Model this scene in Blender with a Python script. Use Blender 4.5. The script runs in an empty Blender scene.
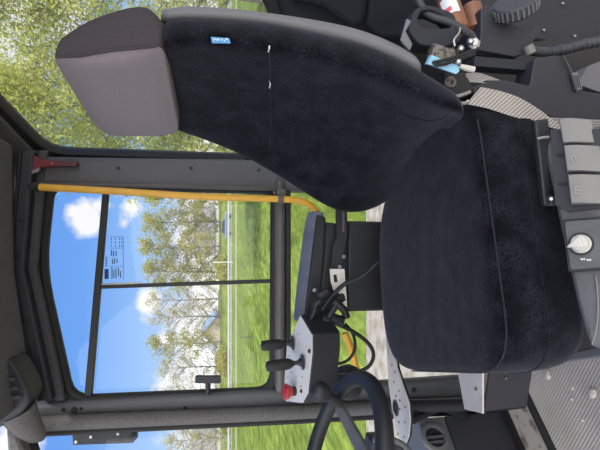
import bpy, bmesh, math, random
from mathutils import Vector, Matrix
random.seed(7)
PI = math.pi
scn = bpy.context.scene
COL = scn.collection
V = Vector
# ------------------------------------------------------------------ camera frame
CZ = 1.0                                   # lens height above the cab floor
PITCH = math.radians(10.5)
SP, CP = math.sin(PITCH), math.cos(PITCH)
CAM = V((0, 0, CZ))
RT = V((1, 0, 0)); FW = V((0, CP, -SP)); UPV = V((0, SP, CP))
def ray(px, py):
    return FW*450 + RT*(225-py) + UPV*(300-px)
def at(px, py, y=None, z=None, x=None):
    """measured point of the photograph, at a known depth y (or height z above the lens, or x)"""
    d = ray(px, py)
    t = y/d.y if y is not None else (z/d.z if z is not None else x/d.x)
    return CAM + d*t
def on_plane(px, py, p0, n):
    d = ray(px, py)
    return CAM + d*((p0-CAM).dot(n)/d.dot(n))
def px_of(y, z):                            # z relative to the lens
    return 300 - 450*(SP*y + CP*z)/(CP*y - SP*z)
def ip(tab, x):
    if x <= tab[0][0]: return tab[0][1]
    for (a, b), (c, d) in zip(tab, tab[1:]):
        if x <= c: return b + (d-b)*(x-a)/(c-a)
    return tab[-1][1]
def lerp(a, b, t): return a + (b-a)*t

cam_d = bpy.data.cameras.new('camera'); cam = bpy.data.objects.new('camera', cam_d); COL.objects.link(cam)
cam_d.sensor_width = 36; cam_d.lens = 27; cam_d.clip_start = 0.02; cam_d.clip_end = 2000
m = Matrix((( -UPV.x, RT.x, -FW.x, 0), (-UPV.y, RT.y, -FW.y, 0), (-UPV.z, RT.z, -FW.z, CZ), (0, 0, 0, 1)))
cam.matrix_world = m
scn.camera = cam

# ------------------------------------------------------------------ materials
def mat(name, col, rough=.6, metal=0., spec=.5, noise=None, bump=None, sheen=0, sheen_rough=.4, coat=0, sheen_col=None):
    """noise = (scale, colour2, lo, hi); bump = (scale, strength)"""
    mt = bpy.data.materials.new(name); mt.use_nodes = True
    nt = mt.node_tree; b = nt.nodes['Principled BSDF']
    b.inputs['Base Color'].default_value = (*col, 1); b.inputs['Roughness'].default_value = rough
    b.inputs['Metallic'].default_value = metal; b.inputs['Specular IOR Level'].default_value = spec
    if sheen:
        b.inputs['Sheen Weight'].default_value = sheen; b.inputs['Sheen Roughness'].default_value = sheen_rough
        b.inputs['Sheen Tint'].default_value = (*(sheen_col or (1, 1, 1)), 1)
    if coat: b.inputs['Coat Weight'].default_value = coat
    tc = nt.nodes.new('ShaderNodeTexCoord')
    if noise:
        nz = nt.nodes.new('ShaderNodeTexNoise'); nz.inputs['Scale'].default_value = noise[0]; nz.inputs['Detail'].default_value = 5
        nt.links.new(tc.outputs['Object'], nz.inputs['Vector'])
        rp = nt.nodes.new('ShaderNodeValToRGB')
        rp.color_ramp.elements[0].position = noise[2]; rp.color_ramp.elements[1].position = noise[3]
        rp.color_ramp.elements[0].color = (*col, 1); rp.color_ramp.elements[1].color = (*noise[1], 1)
        nt.links.new(nz.outputs['Fac'], rp.inputs['Fac']); nt.links.new(rp.outputs['Color'], b.inputs['Base Color'])
    if bump:
        nb = nt.nodes.new('ShaderNodeTexNoise'); nb.inputs['Scale'].default_value = bump[0]; nb.inputs['Detail'].default_value = 3
        nt.links.new(tc.outputs['Object'], nb.inputs['Vector'])
        bp = nt.nodes.new('ShaderNodeBump'); bp.inputs['Strength'].default_value = bump[1]; bp.inputs['Distance'].default_value = .002
        nt.links.new(nb.outputs['Fac'], bp.inputs['Height']); nt.links.new(bp.outputs['Normal'], b.inputs['Normal'])
    return mt
M = {}
M['velvet'] = mat('black_velvet', (.002, .0022, .0045), .9, spec=.08, noise=(26, (.014, .014, .021), .38, .80), bump=(260, .45), sheen=.15, sheen_rough=.5, sheen_col=(.85, .88, 1))
M['velvet_edge'] = mat('velvet_seam', (.018, .018, .025), .9, spec=.1, sheen=.25)
M['shell'] = mat('grey_shell_plastic', (.17, .17, .175), .55, bump=(500, .25))
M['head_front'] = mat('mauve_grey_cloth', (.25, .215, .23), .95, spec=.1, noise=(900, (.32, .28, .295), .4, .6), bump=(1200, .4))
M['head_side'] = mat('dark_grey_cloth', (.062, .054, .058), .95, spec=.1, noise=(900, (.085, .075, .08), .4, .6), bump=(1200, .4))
M['plastic'] = mat('dark_grey_plastic', (.05, .052, .058), .55, bump=(300, .2))
M['panel'] = mat('charcoal_panel', (.03, .031, .039), .5, bump=(200, .1))
M['rearpanel'] = mat('rear_panel_plastic', (.017, .019, .027), .6, bump=(400, .15))
M['black'] = mat('black_plastic', (.018, .019, .022), .5)
M['rubber'] = mat('black_rubber', (.012, .012, .013), .6)
M['steel'] = mat('dark_painted_steel', (.095, .09, .085), .5, noise=(6, (.13, .125, .115), .4, .7), bump=(60, .1))
M['pillar'] = mat('pillar_grey_plastic', (.095, .097, .107), .5, bump=(350, .2))
M['fuzzy'] = mat('fuzzy_headliner', (.12, .118, .118), .95, spec=.1, noise=(160, (.165, .16, .158), .35, .7), bump=(300, .8))
M['console'] = mat('mid_grey_plastic', (.095, .095, .102), .5, noise=(40, (.12, .12, .127), .4, .65), bump=(500, .25))
M['key'] = mat('grey_key_plastic', (.22, .212, .195), .55)
M['keyside'] = mat('grey_key_side', (.24, .23, .215), .6)
M['knob'] = mat('pale_knob', (.6, .58, .52), .4)
M['white'] = mat('white_print', (.8, .8, .8), .6)
M['silver'] = mat('bright_metal', (.42, .42, .41), .35, metal=.9)
M['yellow'] = mat('yellow_paint', (.80, .44, .05), .4, noise=(25, (.72, .37, .04), .5, .75))
M['red'] = mat('red_plastic', (.17, .022, .03), .45)
M['redknob'] = mat('red_button', (.42, .03, .03), .4)
M['face'] = mat('white_panel', (.72, .72, .71), .5, noise=(35, (.55, .55, .55), .6, .66))
M['beige'] = mat('beige_steel', (.76, .71, .65), .55, noise=(18, (.62, .57, .51), .5, .75))
M['armpad'] = mat('armrest_vinyl', (.11, .13, .19), .28, noise=(14, (.17, .185, .23), .4, .7), bump=(120, .3))  # bluish sky sheen put into the vinyl's base colour
M['web'] = mat('beige_webbing', (.5, .46, .42), .9, spec=.1)
M['symbol'] = mat('pale_symbol', (.42, .42, .4), .6)
M['copper'] = mat('copper_brown', (.21, .085, .045), .45, noise=(20, (.28, .12, .06), .4, .7))
M['blue'] = mat('pale_blue_label', (.3, .58, .75), .6)
M['tagblue'] = mat('sky_blue_tag', (.14, .42, .75), .6)
M['metaldirty'] = mat('stained_metal', (.2, .17, .15), .6, noise=(160, (.05, .045, .045), .45, .62), metal=.2)
M['strip'] = mat('dirty_floor_strip', (.42, .38, .32), .8, noise=(22, (.16, .14, .115), .55, .66))
M['ventpanel'] = mat('vent_grey', (.13, .13, .133), .5)
M['pink'] = mat('pink_mark', (.75, .1, .15), .6)
M['dirt'] = mat('dry_dirt', (.6, .55, .48), .9)
M['print'] = mat('dark_blue_print', (.03, .05, .12), .7)

def grain(mt, scale, lo, hi, vec=(1, 1, 1)):
    nt = mt.node_tree; b = nt.nodes['Principled BSDF']; src = b.inputs['Base Color'].links[0].from_socket
    tc = nt.nodes.new('ShaderNodeTexCoord'); nz = nt.nodes.new('ShaderNodeTexNoise'); nz.inputs['Scale'].default_value = scale; nz.inputs['Detail'].default_value = 2
    mp = nt.nodes.new('ShaderNodeMapping'); mp.inputs['Scale'].default_value = vec
    nt.links.new(tc.outputs['Object'], mp.inputs['Vector']); nt.links.new(mp.outputs['Vector'], nz.inputs['Vector'])
    mr = nt.nodes.new('ShaderNodeMapRange'); mr.inputs['From Min'].default_value = .35; mr.inputs['From Max'].default_value = .65; mr.inputs['To Min'].default_value = lo; mr.inputs['To Max'].default_value = hi
    nt.links.new(nz.outputs['Fac'], mr.inputs['Value'])
    mx = nt.nodes.new('ShaderNodeVectorMath'); mx.operation = 'SCALE'; nt.links.new(src, mx.inputs[0]); nt.links.new(mr.outputs[0], mx.inputs['Scale'])
    nt.links.new(mx.outputs[0], b.inputs['Base Color'])
grain(M['velvet'], 330, .3, 1.8)
def stripes(mt, axis, scale, c1, c2, strength=.4, use='Object', rot=0):
    nt = mt.node_tree; b = nt.nodes['Principled BSDF']
    tc = nt.nodes.new('ShaderNodeTexCoord'); mp = nt.nodes.new('ShaderNodeMapping'); mp.inputs['Rotation'].default_value[2] = rot
    nt.links.new(tc.outputs[use], mp.inputs['Vector'])
    w = nt.nodes.new('ShaderNodeTexWave'); w.bands_direction = axis; w.inputs['Scale'].default_value = scale; w.inputs['Distortion'].default_value = .6
    nt.links.new(mp.outputs['Vector'], w.inputs['Vector'])
    rp = nt.nodes.new('ShaderNodeValToRGB'); rp.color_ramp.elements[0].color = (*c1, 1); rp.color_ramp.elements[1].color = (*c2, 1)
    nt.links.new(w.outputs['Fac'], rp.inputs['Fac']); nt.links.new(rp.outputs['Color'], b.inputs['Base Color'])
    bp = nt.nodes.new('ShaderNodeBump'); bp.inputs['Strength'].default_value = strength; bp.inputs['Distance'].default_value = .004
    nt.links.new(w.outputs['Fac'], bp.inputs['Height']); nt.links.new(bp.outputs['Normal'], b.inputs['Normal'])

def glass_mat(name, haze=.0, refl=1.0, tint=(1, 1, 1)):
    mt = bpy.data.materials.new(name); mt.use_nodes = True; nt = mt.node_tree
    nt.nodes.remove(nt.nodes['Principled BSDF']); out = nt.nodes['Material Output']
    tr = nt.nodes.new('ShaderNodeBsdfTransparent'); tr.inputs['Color'].default_value = (*tint, 1)
    gl = nt.nodes.new('ShaderNodeBsdfGlossy'); gl.inputs['Roughness'].default_value = .03
    lw = nt.nodes.new('ShaderNodeFresnel'); lw.inputs['IOR'].default_value = 1.3
    mx = nt.nodes.new('ShaderNodeMixShader')
    nt.links.new(lw.outputs['Fac'], mx.inputs['Fac']); nt.links.new(tr.outputs[0], mx.inputs[1]); nt.links.new(gl.outputs[0], mx.inputs[2])
    last = mx
    if haze:
        df = nt.nodes.new('ShaderNodeBsdfTranslucent'); df.inputs['Color'].default_value = (.9, .92, .9, 1)
        m2 = nt.nodes.new('ShaderNodeMixShader'); m2.inputs['Fac'].default_value = haze
        nt.links.new(mx.outputs[0], m2.inputs[1]); nt.links.new(df.outputs[0], m2.inputs[2]); last = m2
    nt.links.new(last.outputs[0], out.inputs['Surface'])
    return mt
M['glass'] = glass_mat('clear_glass', .0)
M['glass_hazy'] = glass_mat('hazy_glass', .05)  # a little white haze mixed evenly into the glass
M['carglass'] = mat('car_window', (.03, .04, .06), .1)

# ------------------------------------------------------------------ mesh builder
class MB:
    def __init__(s): s.v = []; s.f = []; s.mi = []
    def add(s, vs, fs, mi=0):
        o = len(s.v); s.v += [V(p) for p in vs]; s.f += [tuple(i+o for i in f) for f in fs]; s.mi += [mi]*len(fs); return s
    def box(s, c, size, rot=None, mi=0):
        c = V(c); h = V(size)/2; R = rot or Matrix.Identity(3)
        vs = [c + R @ V((sx*h.x, sy*h.y, sz*h.z)) for sx in (-1, 1) for sy in (-1, 1) for sz in (-1, 1)]
        return s.add(vs, [(0, 1, 3, 2), (4, 6, 7, 5), (0, 4, 5, 1), (2, 3, 7, 6), (0, 2, 6, 4), (1, 5, 7, 3)], mi)
    def prism(s, pts, ext, mi=0):
        n = len(pts); e = V(ext)
        vs = [V(p) for p in pts] + [V(p)+e for p in pts]
        fs = [tuple(range(n))[::-1], tuple(range(n, 2*n))] + [(i, (i+1) % n, n+(i+1) % n, n+i) for i in range(n)]
        return s.add(vs, fs, mi)
    def ring(s, outer, inner, ext, mi=0):
        n = len(outer); e = V(ext)
        vs = [V(p) for p in outer]+[V(p) for p in inner]+[V(p)+e for p in outer]+[V(p)+e for p in inner]
        fs = []
        for i in range(n):
            j = (i+1) % n
            fs += [(i, j, n+j, n+i), (2*n+i, 3*n+i, 3*n+j, 2*n+j), (i, 2*n+i, 2*n+j, j), (n+i, n+j, 3*n+j, 3*n+i)]
        return s.add(vs, fs, mi)
    def loft(s, rings, cap=True, mi=0, ringmi=None, closed=True):
        n = len(rings[0]); vs = [p for r in rings for p in r]; fs = []; mis = []
        for k in range(len(rings)-1):
            for i in range(n if closed else n-1):
                j = (i+1) % n; fs.append((k*n+i, k*n+j, (k+1)*n+j, (k+1)*n+i)); mis.append(ringmi[i] if ringmi else mi)
        if cap and closed:
            fs += [tuple(range(n))[::-1], tuple((len(rings)-1)*n+i for i in range(n))]; mis += [mi, mi]
        o = len(s.v); s.v += [V(p) for p in vs]; s.f += [tuple(i+o for i in f) for f in fs]; s.mi += mis; return s
    def tube(s, pts, r, seg=10, mi=0, smooth=0, flat=None):
        pts = [V(p) for p in pts]
        if smooth: pts = spline(pts, smooth)
        n = len(pts); rs = r if isinstance(r, (list, tuple)) else [r]*n
        if len(rs) != n: rs = [ip([(i/(len(rs)-1), q) for i, q in enumerate(rs)], k/(n-1)) for k in range(n)]
        rings = []; up = None
        for k in range(n):
            t = (pts[min(k+1, n-1)]-pts[max(k-1, 0)]).normalized()
            if up is None:
                up = V((0, 0, 1)) if abs(t.z) < .9 else V((1, 0, 0))
            a = t.cross(up).normalized(); b = a.cross(t).normalized(); up = b
            rings.append([pts[k] + a*math.cos(2*PI*i/seg)*rs[k] + b*math.sin(2*PI*i/seg)*rs[k]*(flat or 1) for i in range(seg)])
        return s.loft(rings, mi=mi)
    def lathe(s, prof, o, axis, seg=24, mi=0):
        o = V(o); ax = V(axis).normalized(); a = ax.orthogonal().normalized(); b = ax.cross(a)
        rings = [[o + ax*h + (a*math.cos(2*PI*i/seg) + b*math.sin(2*PI*i/seg))*max(r, 1e-4) for i in range(seg)] for r, h in prof]
        return s.loft(rings, mi=mi)
    def build(s, name, mts, parent=None, sharp=35, bevel=0, sub=0, origin=None, seg=2):
        o0 = V(origin) if origin is not None else (V(parent.matrix_world.translation) if parent else None)
        if o0 is None:
            lo = V([min(p[i] for p in s.v) for i in range(3)]); hi = V([max(p[i] for p in s.v) for i in range(3)])
            o0 = V(((lo.x+hi.x)/2, (lo.y+hi.y)/2, lo.z))
        me = bpy.data.meshes.new(name)
        me.from_pydata([p-o0 for p in s.v], [], s.f)
        for mt in (mts if isinstance(mts, (list, tuple)) else [mts]): me.materials.append(mt)
        for p, i in zip(me.polygons, s.mi): p.material_index = i
        bm = bmesh.new(); bm.from_mesh(me); bmesh.ops.recalc_face_normals(bm, faces=bm.faces); bm.to_mesh(me); bm.free()
        me.polygons.foreach_set('use_smooth', [True]*len(me.polygons))
        if not sub: me.set_sharp_from_angle(angle=math.radians(sharp))
        ob = bpy.data.objects.new(name, me); COL.objects.link(ob)
        if bevel:
            b = ob.modifiers.new('bevel', 'BEVEL'); b.width = bevel; b.segments = seg; b.limit_method = 'ANGLE'; b.angle_limit = math.radians(30)
        if sub:
            b = ob.modifiers.new('sub', 'SUBSURF'); b.levels = sub; b.render_levels = sub
        ob.location = o0
        if parent:
            ob.parent = parent; ob.location = o0 - V(parent.matrix_world.translation)
        ob.matrix_world = Matrix.Translation(o0)
        return ob
def spline(pts, k):
    out = []; n = len(pts)
    for i in range(n-1):
        p0, p1, p2, p3 = pts[max(i-1, 0)], pts[i], pts[i+1], pts[min(i+2, n-1)]
        for j in range(k):
            t = j/k
            out.append(.5*((2*p1)+(p2-p0)*t+(2*p0-5*p1+4*p2-p3)*t*t+(3*p1-p0-3*p2+p3)*t**3))
    out.append(pts[-1]); return out
def rpoly(pts, r, n=4):
    """round the corners of a 3-D polygon: n+1 points per corner"""
    out = []; N = len(pts); pts = [V(p) for p in pts]
    rr = r if isinstance(r, (list, tuple)) else [r]*N
    for i in range(N):
        p = pts[i]; a = pts[i-1]-p; b = pts[(i+1) % N]-p; q = min(rr[i], a.length*.49, b.length*.49)
        A = p+a.normalized()*q; B = p+b.normalized()*q
        for k in range(n+1):
            t = k/n; out.append(A*(1-t)**2 + p*2*t*(1-t) + B*t*t)
    return out
def tag(o, label, cat, group=None, kind=None):
    o['label'] = label; o['category'] = cat
    if group: o['group'] = group
    if kind: o['kind'] = kind
    return o
def struct(o, label=None):
    o['kind'] = 'structure'
    if label: o['label'] = label
    return o
def empty(name, loc, label=None, cat=None, group=None):
    o = bpy.data.objects.new(name, None); COL.objects.link(o); o.location = loc
    o.empty_display_size = .05; o.matrix_world = Matrix.Translation(V(loc))
    if label: tag(o, label, cat, group)
    return o
def pl(ptslist, y=None, z=None): return [at(a, b, y=y, z=z) for a, b in ptslist]
def copy_tree(o, loc=None, rz=None, scale=None, parent=None):
    c = o.copy(); COL.objects.link(c)
    if parent: c.parent = parent
    for ch in list(o.children): copy_tree(ch, parent=c)
    if loc is not None: c.location = loc
    if rz is not None: c.rotation_euler = (0, 0, rz)
    if scale is not None: c.scale = scale
    return c
def screw(parent, p, n, r=.006, m_=None, name='bolt'):
    n = V(n).normalized()
    return MB().lathe([(r, -.002), (r, .002), (r*.75, .004), (0, .004)], p, n, 10).build(name, m_ or M['silver'], parent)

# ------------------------------------------------------------------ outside: ground
GZ = -1.3
YW = 1.60                                   # plane of the right-hand side of the cab
gm = bpy.data.materials.new('lawn_grass'); gm.use_nodes = True
nt = gm.node_tree; b = nt.nodes['Principled BSDF']; b.inputs['Roughness'].default_value = .95; b.inputs['Specular IOR Level'].default_value = .1
tc = nt.nodes.new('ShaderNodeTexCoord')
mp = nt.nodes.new('ShaderNodeMapping'); mp.inputs['Scale'].default_value = (1, .35, 1); nt.links.new(tc.outputs['Object'], mp.inputs['Vector'])
n1 = nt.nodes.new('ShaderNodeTexNoise'); n1.inputs['Scale'].default_value = 2.6; n1.inputs['Detail'].default_value = 9; n1.inputs['Roughness'].default_value = .85
nt.links.new(mp.outputs['Vector'], n1.inputs['Vector'])
r1 = nt.nodes.new('ShaderNodeValToRGB'); e = r1.color_ramp.elements
e[0].position = .36; e[0].color = (.055, .092, .012, 1); e[1].position = .64; e[1].color = (.235, .30, .05, 1)
nt.links.new(n1.outputs['Fac'], r1.inputs['Fac']); nt.links.new(r1.outputs['Color'], b.inputs['Base Color'])
grain(gm, 1.0, .72, 1.28, (2.6, .6, 1)); grain(gm, 1.0, .8, 1.2, (.5, .06, 1))
lawn = MB().add([(-400, 5.9, GZ), (400, 7.6, GZ), (400, 700, GZ), (-400, 700, GZ)], [(0, 1, 2, 3)]).build('lawn', gm, origin=(0, 6, GZ))
struct(lawn)
vm = mat('pale_gravel', (.24, .205, .15), .95, spec=.1, noise=(5, (.40, .37, .31), .35, .65), bump=(20, 1))
grav = MB().add([(-60, -25, GZ-.004), (60, -25, GZ-.004), (60, 9.5, GZ-.004), (-60, 9, GZ-.004)], [(0, 1, 2, 3)]).build('ground', vm, origin=(0, 0, GZ-.004))
struct(grav)
far = mat('dry_grass_strip', (.24, .26, .09), .95, noise=(.4, (.32, .31, .14), .4, .6))
st = MB().add([(-300, 52, GZ+.01), (300, 52, GZ+.01), (300, 57, GZ+.01), (-300, 57, GZ+.01)], [(0, 1, 2, 3)]).build('footpath', far); struct(st)
road = MB().add([(-300, 70.5, GZ+.01), (300, 70.5, GZ+.01), (300, 77, GZ+.01), (-300, 77, GZ+.01)], [(0, 1, 2, 3)]).build('road', mat('asphalt', (.3, .3, .31), .9)); struct(road)

bkm = mat('bank_grass', (.10, .14, .025), .95, spec=.1, noise=(.8, (.19, .22, .05), .35, .65))
bank = MB().prism([(-200, 78, GZ-.2), (-200, 82, GZ+1.5), (-200, 130, GZ+1.9), (-200, 130, GZ-.2)], (400, 0, 0)).build('grass_bank', bkm); struct(bank)
# guard rail along the road
gr = empty('guard_rail', (0, 69, GZ), 'long pale steel guard rail along the road beyond the lawn', 'guard rail')
M['galv'] = mat('galvanised_steel', (.52, .52, .55), .5)
mb = MB()
prof = [(0, .42), (.05, .47), (0, .54), (.05, .6), (0, .66), (-.03, .66), (-.03, .42)]
mb.loft([[V((x, 69+a, GZ+h)) for a, h in prof] for x in (-90, 60)]).build('rail_beam', M['galv'], gr)
for i in range(26):
    MB().box((-78+5*i, 69.12, GZ+.32), (.12, .12, .64)).build('post', M['galv'], gr)

# lamp post and fence posts
def house(x0, x1, y0, dy, hw, hr, wallm, roofm, label, ridge_x=True):
    c = ((x0+x1)/2, y0, GZ)
    h = empty('house', c, label, 'house')
    b0 = MB()
    if ridge_x:
        b0.prism([(x0, y0, GZ), (x0, y0+dy, GZ), (x0, y0+dy, GZ+hw), (x0, y0+dy/2, GZ+hr), (x0, y0, GZ+hw)], (x1-x0, 0, 0))
    else:
        xm = (x0+x1)/2
        b0.prism([(x0, y0, GZ), (x1, y0, GZ), (x1, y0, GZ+hw), (xm, y0, GZ+hr), (x0, y0, GZ+hw)], (0, dy, 0))
    b0.build('wall', wallm, h)
    r = MB(); o = .5; t = .25
    if ridge_x:
        ym = y0+dy/2; sl = (hr-hw)/(dy/2)
        for sg in (-1, 1):
            r.prism([(x0-o, ym, GZ+hr), (x0-o, ym+sg*(dy/2+o), GZ+hw-sl*o), (x0-o, ym+sg*(dy/2+o), GZ+hw-sl*o+t), (x0-o, ym, GZ+hr+t)], (x1-x0+2*o, 0, 0))
    else:
        xm = (x0+x1)/2; sl = (hr-hw)/((x1-x0)/2)
        for sg in (-1, 1):
            r.prism([(xm, y0-o, GZ+hr), (xm+sg*((x1-x0)/2+o), y0-o, GZ+hw-sl*o), (xm+sg*((x1-x0)/2+o), y0-o, GZ+hw-sl*o+t), (xm, y0-o, GZ+hr+t)], (0, dy+2*o, 0))
    r.build('roof', roofm, h)
    return h
wallw = mat('white_render', (.82, .82, .8), .9); wallp = mat('pale_pink_brick', (.62, .52, .45), .9)
roofb = mat('blue_grey_slate', (.24, .34, .5), .7); roofg = mat('light_grey_roof', (.7, .71, .74), .8); roofd = mat('dark_roof', (.2, .19, .2), .8)
def wx(py, Y): return (225-py)*Y/455.0
house(wx(345, 95), wx(318, 95), 95, 9, 2.6, 5.2, wallp, roofb, 'brick house with blue-grey roof showing between the sparse trees', False)
house(wx(398, 100), wx(352, 100), 100, 10, 3.0, 7.4, wallw, roofg, 'white house with pale roof beyond the sparse tree near the front pillar')
house(wx(290, 105), wx(258, 105), 105, 10, 3.2, 8.2, wallw, roofg, 'white gabled house behind the trees right beside the upright window bar', False)
house(wx(258, 100), wx(205, 100), 118, 10, 3.2, 8.0, wallw, roofd, 'white house behind the parked car')
house(wx(466, 90), wx(430, 90), 90, 10, 2.8, 7.0, wallw, roofd, 'white house with dark roof seen through the windscreen strip')

car = empty('car', (wx(225, 73.5), 73.5, GZ), 'dark blue-grey car on the road behind the guard rail', 'car')
M['carpaint'] = mat('blue_car_paint', (.13, .2, .32), .25, coat=.5)
cx = wx(225, 73.5)
prof = [(-2.2, .3), (2.2, .3), (2.25, .75), (1.9, .9), (1.1, 1.0), (-1.7, 1.02), (-2.2, .9)]
MB().prism([(cx+a, 72.7, GZ+h) for a, h in prof], (0, 1.7, 0)).build('body', M['carpaint'], car, bevel=.08)
MB().prism([(cx+a, 72.85, GZ+h) for a, h in [(-1.65, 1.0), (1.05, .98), (.4, 1.45), (-1.1, 1.5)]], (0, 1.4, 0)).build('cabin', M['carglass'], car, bevel=.06)
for sx in (-1.35, 1.35):
    for sy in (72.68, 74.2):
        MB().lathe([(.32, 0), (.32, .2)], (cx+sx, sy, GZ+.32), (0, 1, 0), 16).build('wheel', M['rubber'], car)
# white marker post and thin lawn posts
pm = mat('white_post', (.8, .8, .78), .7)
tag(MB().box((wx(262, 66), 66, GZ+1.4), (.10, .10, 2.8)).build('marker_post', pm), 'thin white marker post standing before the guard rail', 'post')
dp = mat('dark_post', (.12, .13, .13), .7)
tag(MB().tube([(wx(338, 30), 30, GZ), (wx(338, 30), 30, GZ+.75)], .03, 8).build('lawn_stake', dp), 'thin dark stake on the lawn seen above the joysticks', 'stake')
tag(MB().tube([(wx(440, 24), 24, GZ), (wx(440, 24), 24, GZ+.1)], .03, 8).build('lawn_stake', dp), 'short dark stake on the lawn seen through the windscreen strip', 'stake')

# ------------------------------------------------------------------ trees
def leaf_mat(name, c1, c2):
    mt = bpy.data.materials.new(name); mt.use_nodes = True; nt = mt.node_tree
    b = nt.nodes['Principled BSDF']; out = nt.nodes['Material Output']
    g = nt.nodes.new('ShaderNodeNewGeometry'); rp = nt.nodes.new('ShaderNodeValToRGB')
    rp.color_ramp.elements[0].color = (*c1, 1); rp.color_ramp.elements[1].color = (*c2, 1)
    nt.links.new(g.outputs['Random Per Island'], rp.inputs['Fac']); nt.links.new(rp.outputs['Color'], b.inputs['Base Color'])
    b.inputs['Roughness'].default_value = .7; b.inputs['Specular IOR Level'].default_value = .2
    t = nt.nodes.new('ShaderNodeBsdfTranslucent'); nt.links.new(rp.outputs['Color'], t.inputs['Color'])
    mx = nt.nodes.new('ShaderNodeMixShader'); mx.inputs['Fac'].default_value = .5
    nt.links.new(b.outputs[0], mx.inputs[1]); nt.links.new(t.outputs[0], mx.inputs[2]); nt.links.new(mx.outputs[0], out.inputs['Surface'])
    return mt
M['leaf_far'] = leaf_mat('spring_leaf', (.24, .25, .04), (.54, .50, .14))
M['leaf_near'] = leaf_mat('yellow_green_leaf', (.34, .38, .06), (.78, .78, .24))
M['leaf_sparse'] = leaf_mat('bud_leaf', (.36, .33, .13), (.62, .58, .32))
M['bark'] = mat('grey_bark', (.16, .13, .11), .9, noise=(3, (.3, .28, .25), .4, .6))
def make_tree(name, x, y, h, spread, nleaf, size, leafm, label, group, seed, crown0=.2, nbr=26, trunk=None, twig=1.0, dz=0):
    GZ = -1.3 + dz; h = h - dz
    rnd = random.Random(seed); t = empty(name, (x, y, GZ), label, 'tree', group)
    base = V((x, y, GZ)); w = MB(); tr = trunk or h*.012
    top = base + V((rnd.uniform(-.4, .4), rnd.uniform(-.4, .4), h*.93))
    mid = base + V((rnd.uniform(-.3, .3), rnd.uniform(-.3, .3), h*.45))
    tp = spline([base, mid, top], 6); w.tube(tp, [tr, tr*.6, tr*.12], 8)
    tips = []
    for i in range(nbr):
        f = crown0 + (1-crown0)*(i+rnd.random())/nbr
        k = min(len(tp)-1, max(1, int(f*(len(tp)-1)))); s0 = tp[k-1].lerp(tp[k], rnd.random())
        ff = (f-crown0)/(1-crown0)
        L = spread*(.35+.65*math.sin(PI*min(1, .25+.72*ff)))*rnd.uniform(.7, 1.05)
        a = i*2.4+rnd.uniform(-.4, .4); el = rnd.uniform(.25, .9)
        d = V((math.cos(a)*math.cos(el), math.sin(a)*math.cos(el), math.sin(el)))
        p1 = s0+d*L*.5; p2 = s0+d*L+V((0, 0, rnd.uniform(-.1, .15)*L))
        w.tube([s0, p1, p2], [tr*.3*twig, tr*.18*twig, tr*.05*twig], 5)
        for q in range(5):
            g = rnd.uniform(.3, .95); s1 = s0.lerp(p2, g)
            d2 = (d+V((rnd.uniform(-1, 1), rnd.uniform(-1, 1), rnd.uniform(-.3, .9)))*.9).normalized()
            e1 = s1+d2*L*rnd.uniform(.2, .45)
            w.tube([s1, e1], [tr*.1*twig, tr*.03*twig], 4)
            tips.append((s1, e1))
    w.build('trunk', M['bark'], t)
    lv = MB(); vs = []; fs = []
    for i in range(nleaf):
        s1, e1 = rnd.choice(tips); p = s1.lerp(e1, rnd.uniform(.1, 1.1)) + V((rnd.gauss(0, 1), rnd.gauss(0, 1), rnd.gauss(0, 1)))*spread*.11
        a = V((rnd.gauss(0, 1), rnd.gauss(0, 1), rnd.gauss(0, 1))).normalized(); bq = a.orthogonal().normalized()
        sz = size*rnd.uniform(.6, 1.3); o = len(vs)
        vs += [p-a*sz, p+bq*sz*.6, p+a*sz, p-bq*sz*.6]; fs.append((o, o+1, o+2, o+3))
    lv.v = vs; lv.f = fs; lv.mi = [0]*len(fs)
    lv.build('foliage', leafm, t)
    return t
g1 = 'trees across the road'
far_trees = [  # image row y, distance, height, spread, leaves, kind, label
 (196, 84, 16.0, 4.2, 3000, 'f', 'leafy tree across the road nearest the yellow rail'),
 (222, 88, 16.5, 4.2, 3000, 'f', 'leafy tree rising directly behind the blue car'),
 (246, 84, 16.5, 4.0, 2800, 'f', 'leafy tree across the road just past the end of the blue car'),
 (272, 86, 16.5, 4.4, 3200, 'f', 'leafy tree across the road beside the upright window bar, on the car side'),
 (298, 82, 15.5, 3.6, 1200, 's', 'half-bare tree across the road beside the upright window bar, on the brick house side'),
 (316, 84, 15.0, 3.6, 1300, 's', 'half-bare tree standing in front of the brick house'),
 (341, 82, 14.6, 3.8, 1500, 'f', 'thinly leaved tree between the brick house and the white house'),
 (366, 84, 13.6, 3.8, 1200, 's', 'half-bare tree standing in front of the white house with pale roof'),
 (392, 84, 13.0, 4.0, 1200, 's', 'sparse tree partly hidden by the front pillar'),
 (437, 74, 10.8, 3.2, 1300, 's', 'sparse tree seen through the windscreen strip past the front pillar'),
]
for i, (py, d, h, sp, n, k, lab) in enumerate(far_trees):
    make_tree('roadside_tree', wx(py, d), d, h, sp, int(n*1.9), .165 if k == 'f' else .12, M['leaf_far'] if k == 'f' else M['leaf_sparse'], lab, g1, 20+i, twig=1.6 if k == 's' else 1.2, nbr=38, crown0=.12, dz=1.4 if d > 80 else 0)
g2 = 'leafy trees behind the rear window'
for i, (x, y, h, sp, n, lab) in enumerate([
  (6.0, 24, 14.5, 4.6, 15000, 'yellow-green leafy tree behind the headrest'),
  (11.5, 23, 15.5, 4.8, 15000, 'tall yellow-green leafy tree at the top edge above the headrest'),
  (8.4, 30, 17.5, 5.2, 13000, 'taller leafy tree further back between the two nearer trees behind the headrest'),
  ]):
    make_tree('leafy_tree', x, y, h, sp, int(n*2.0), .105, M['leaf_near'], lab, g2, 60+i, crown0=.14, nbr=44, trunk=.17)
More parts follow.
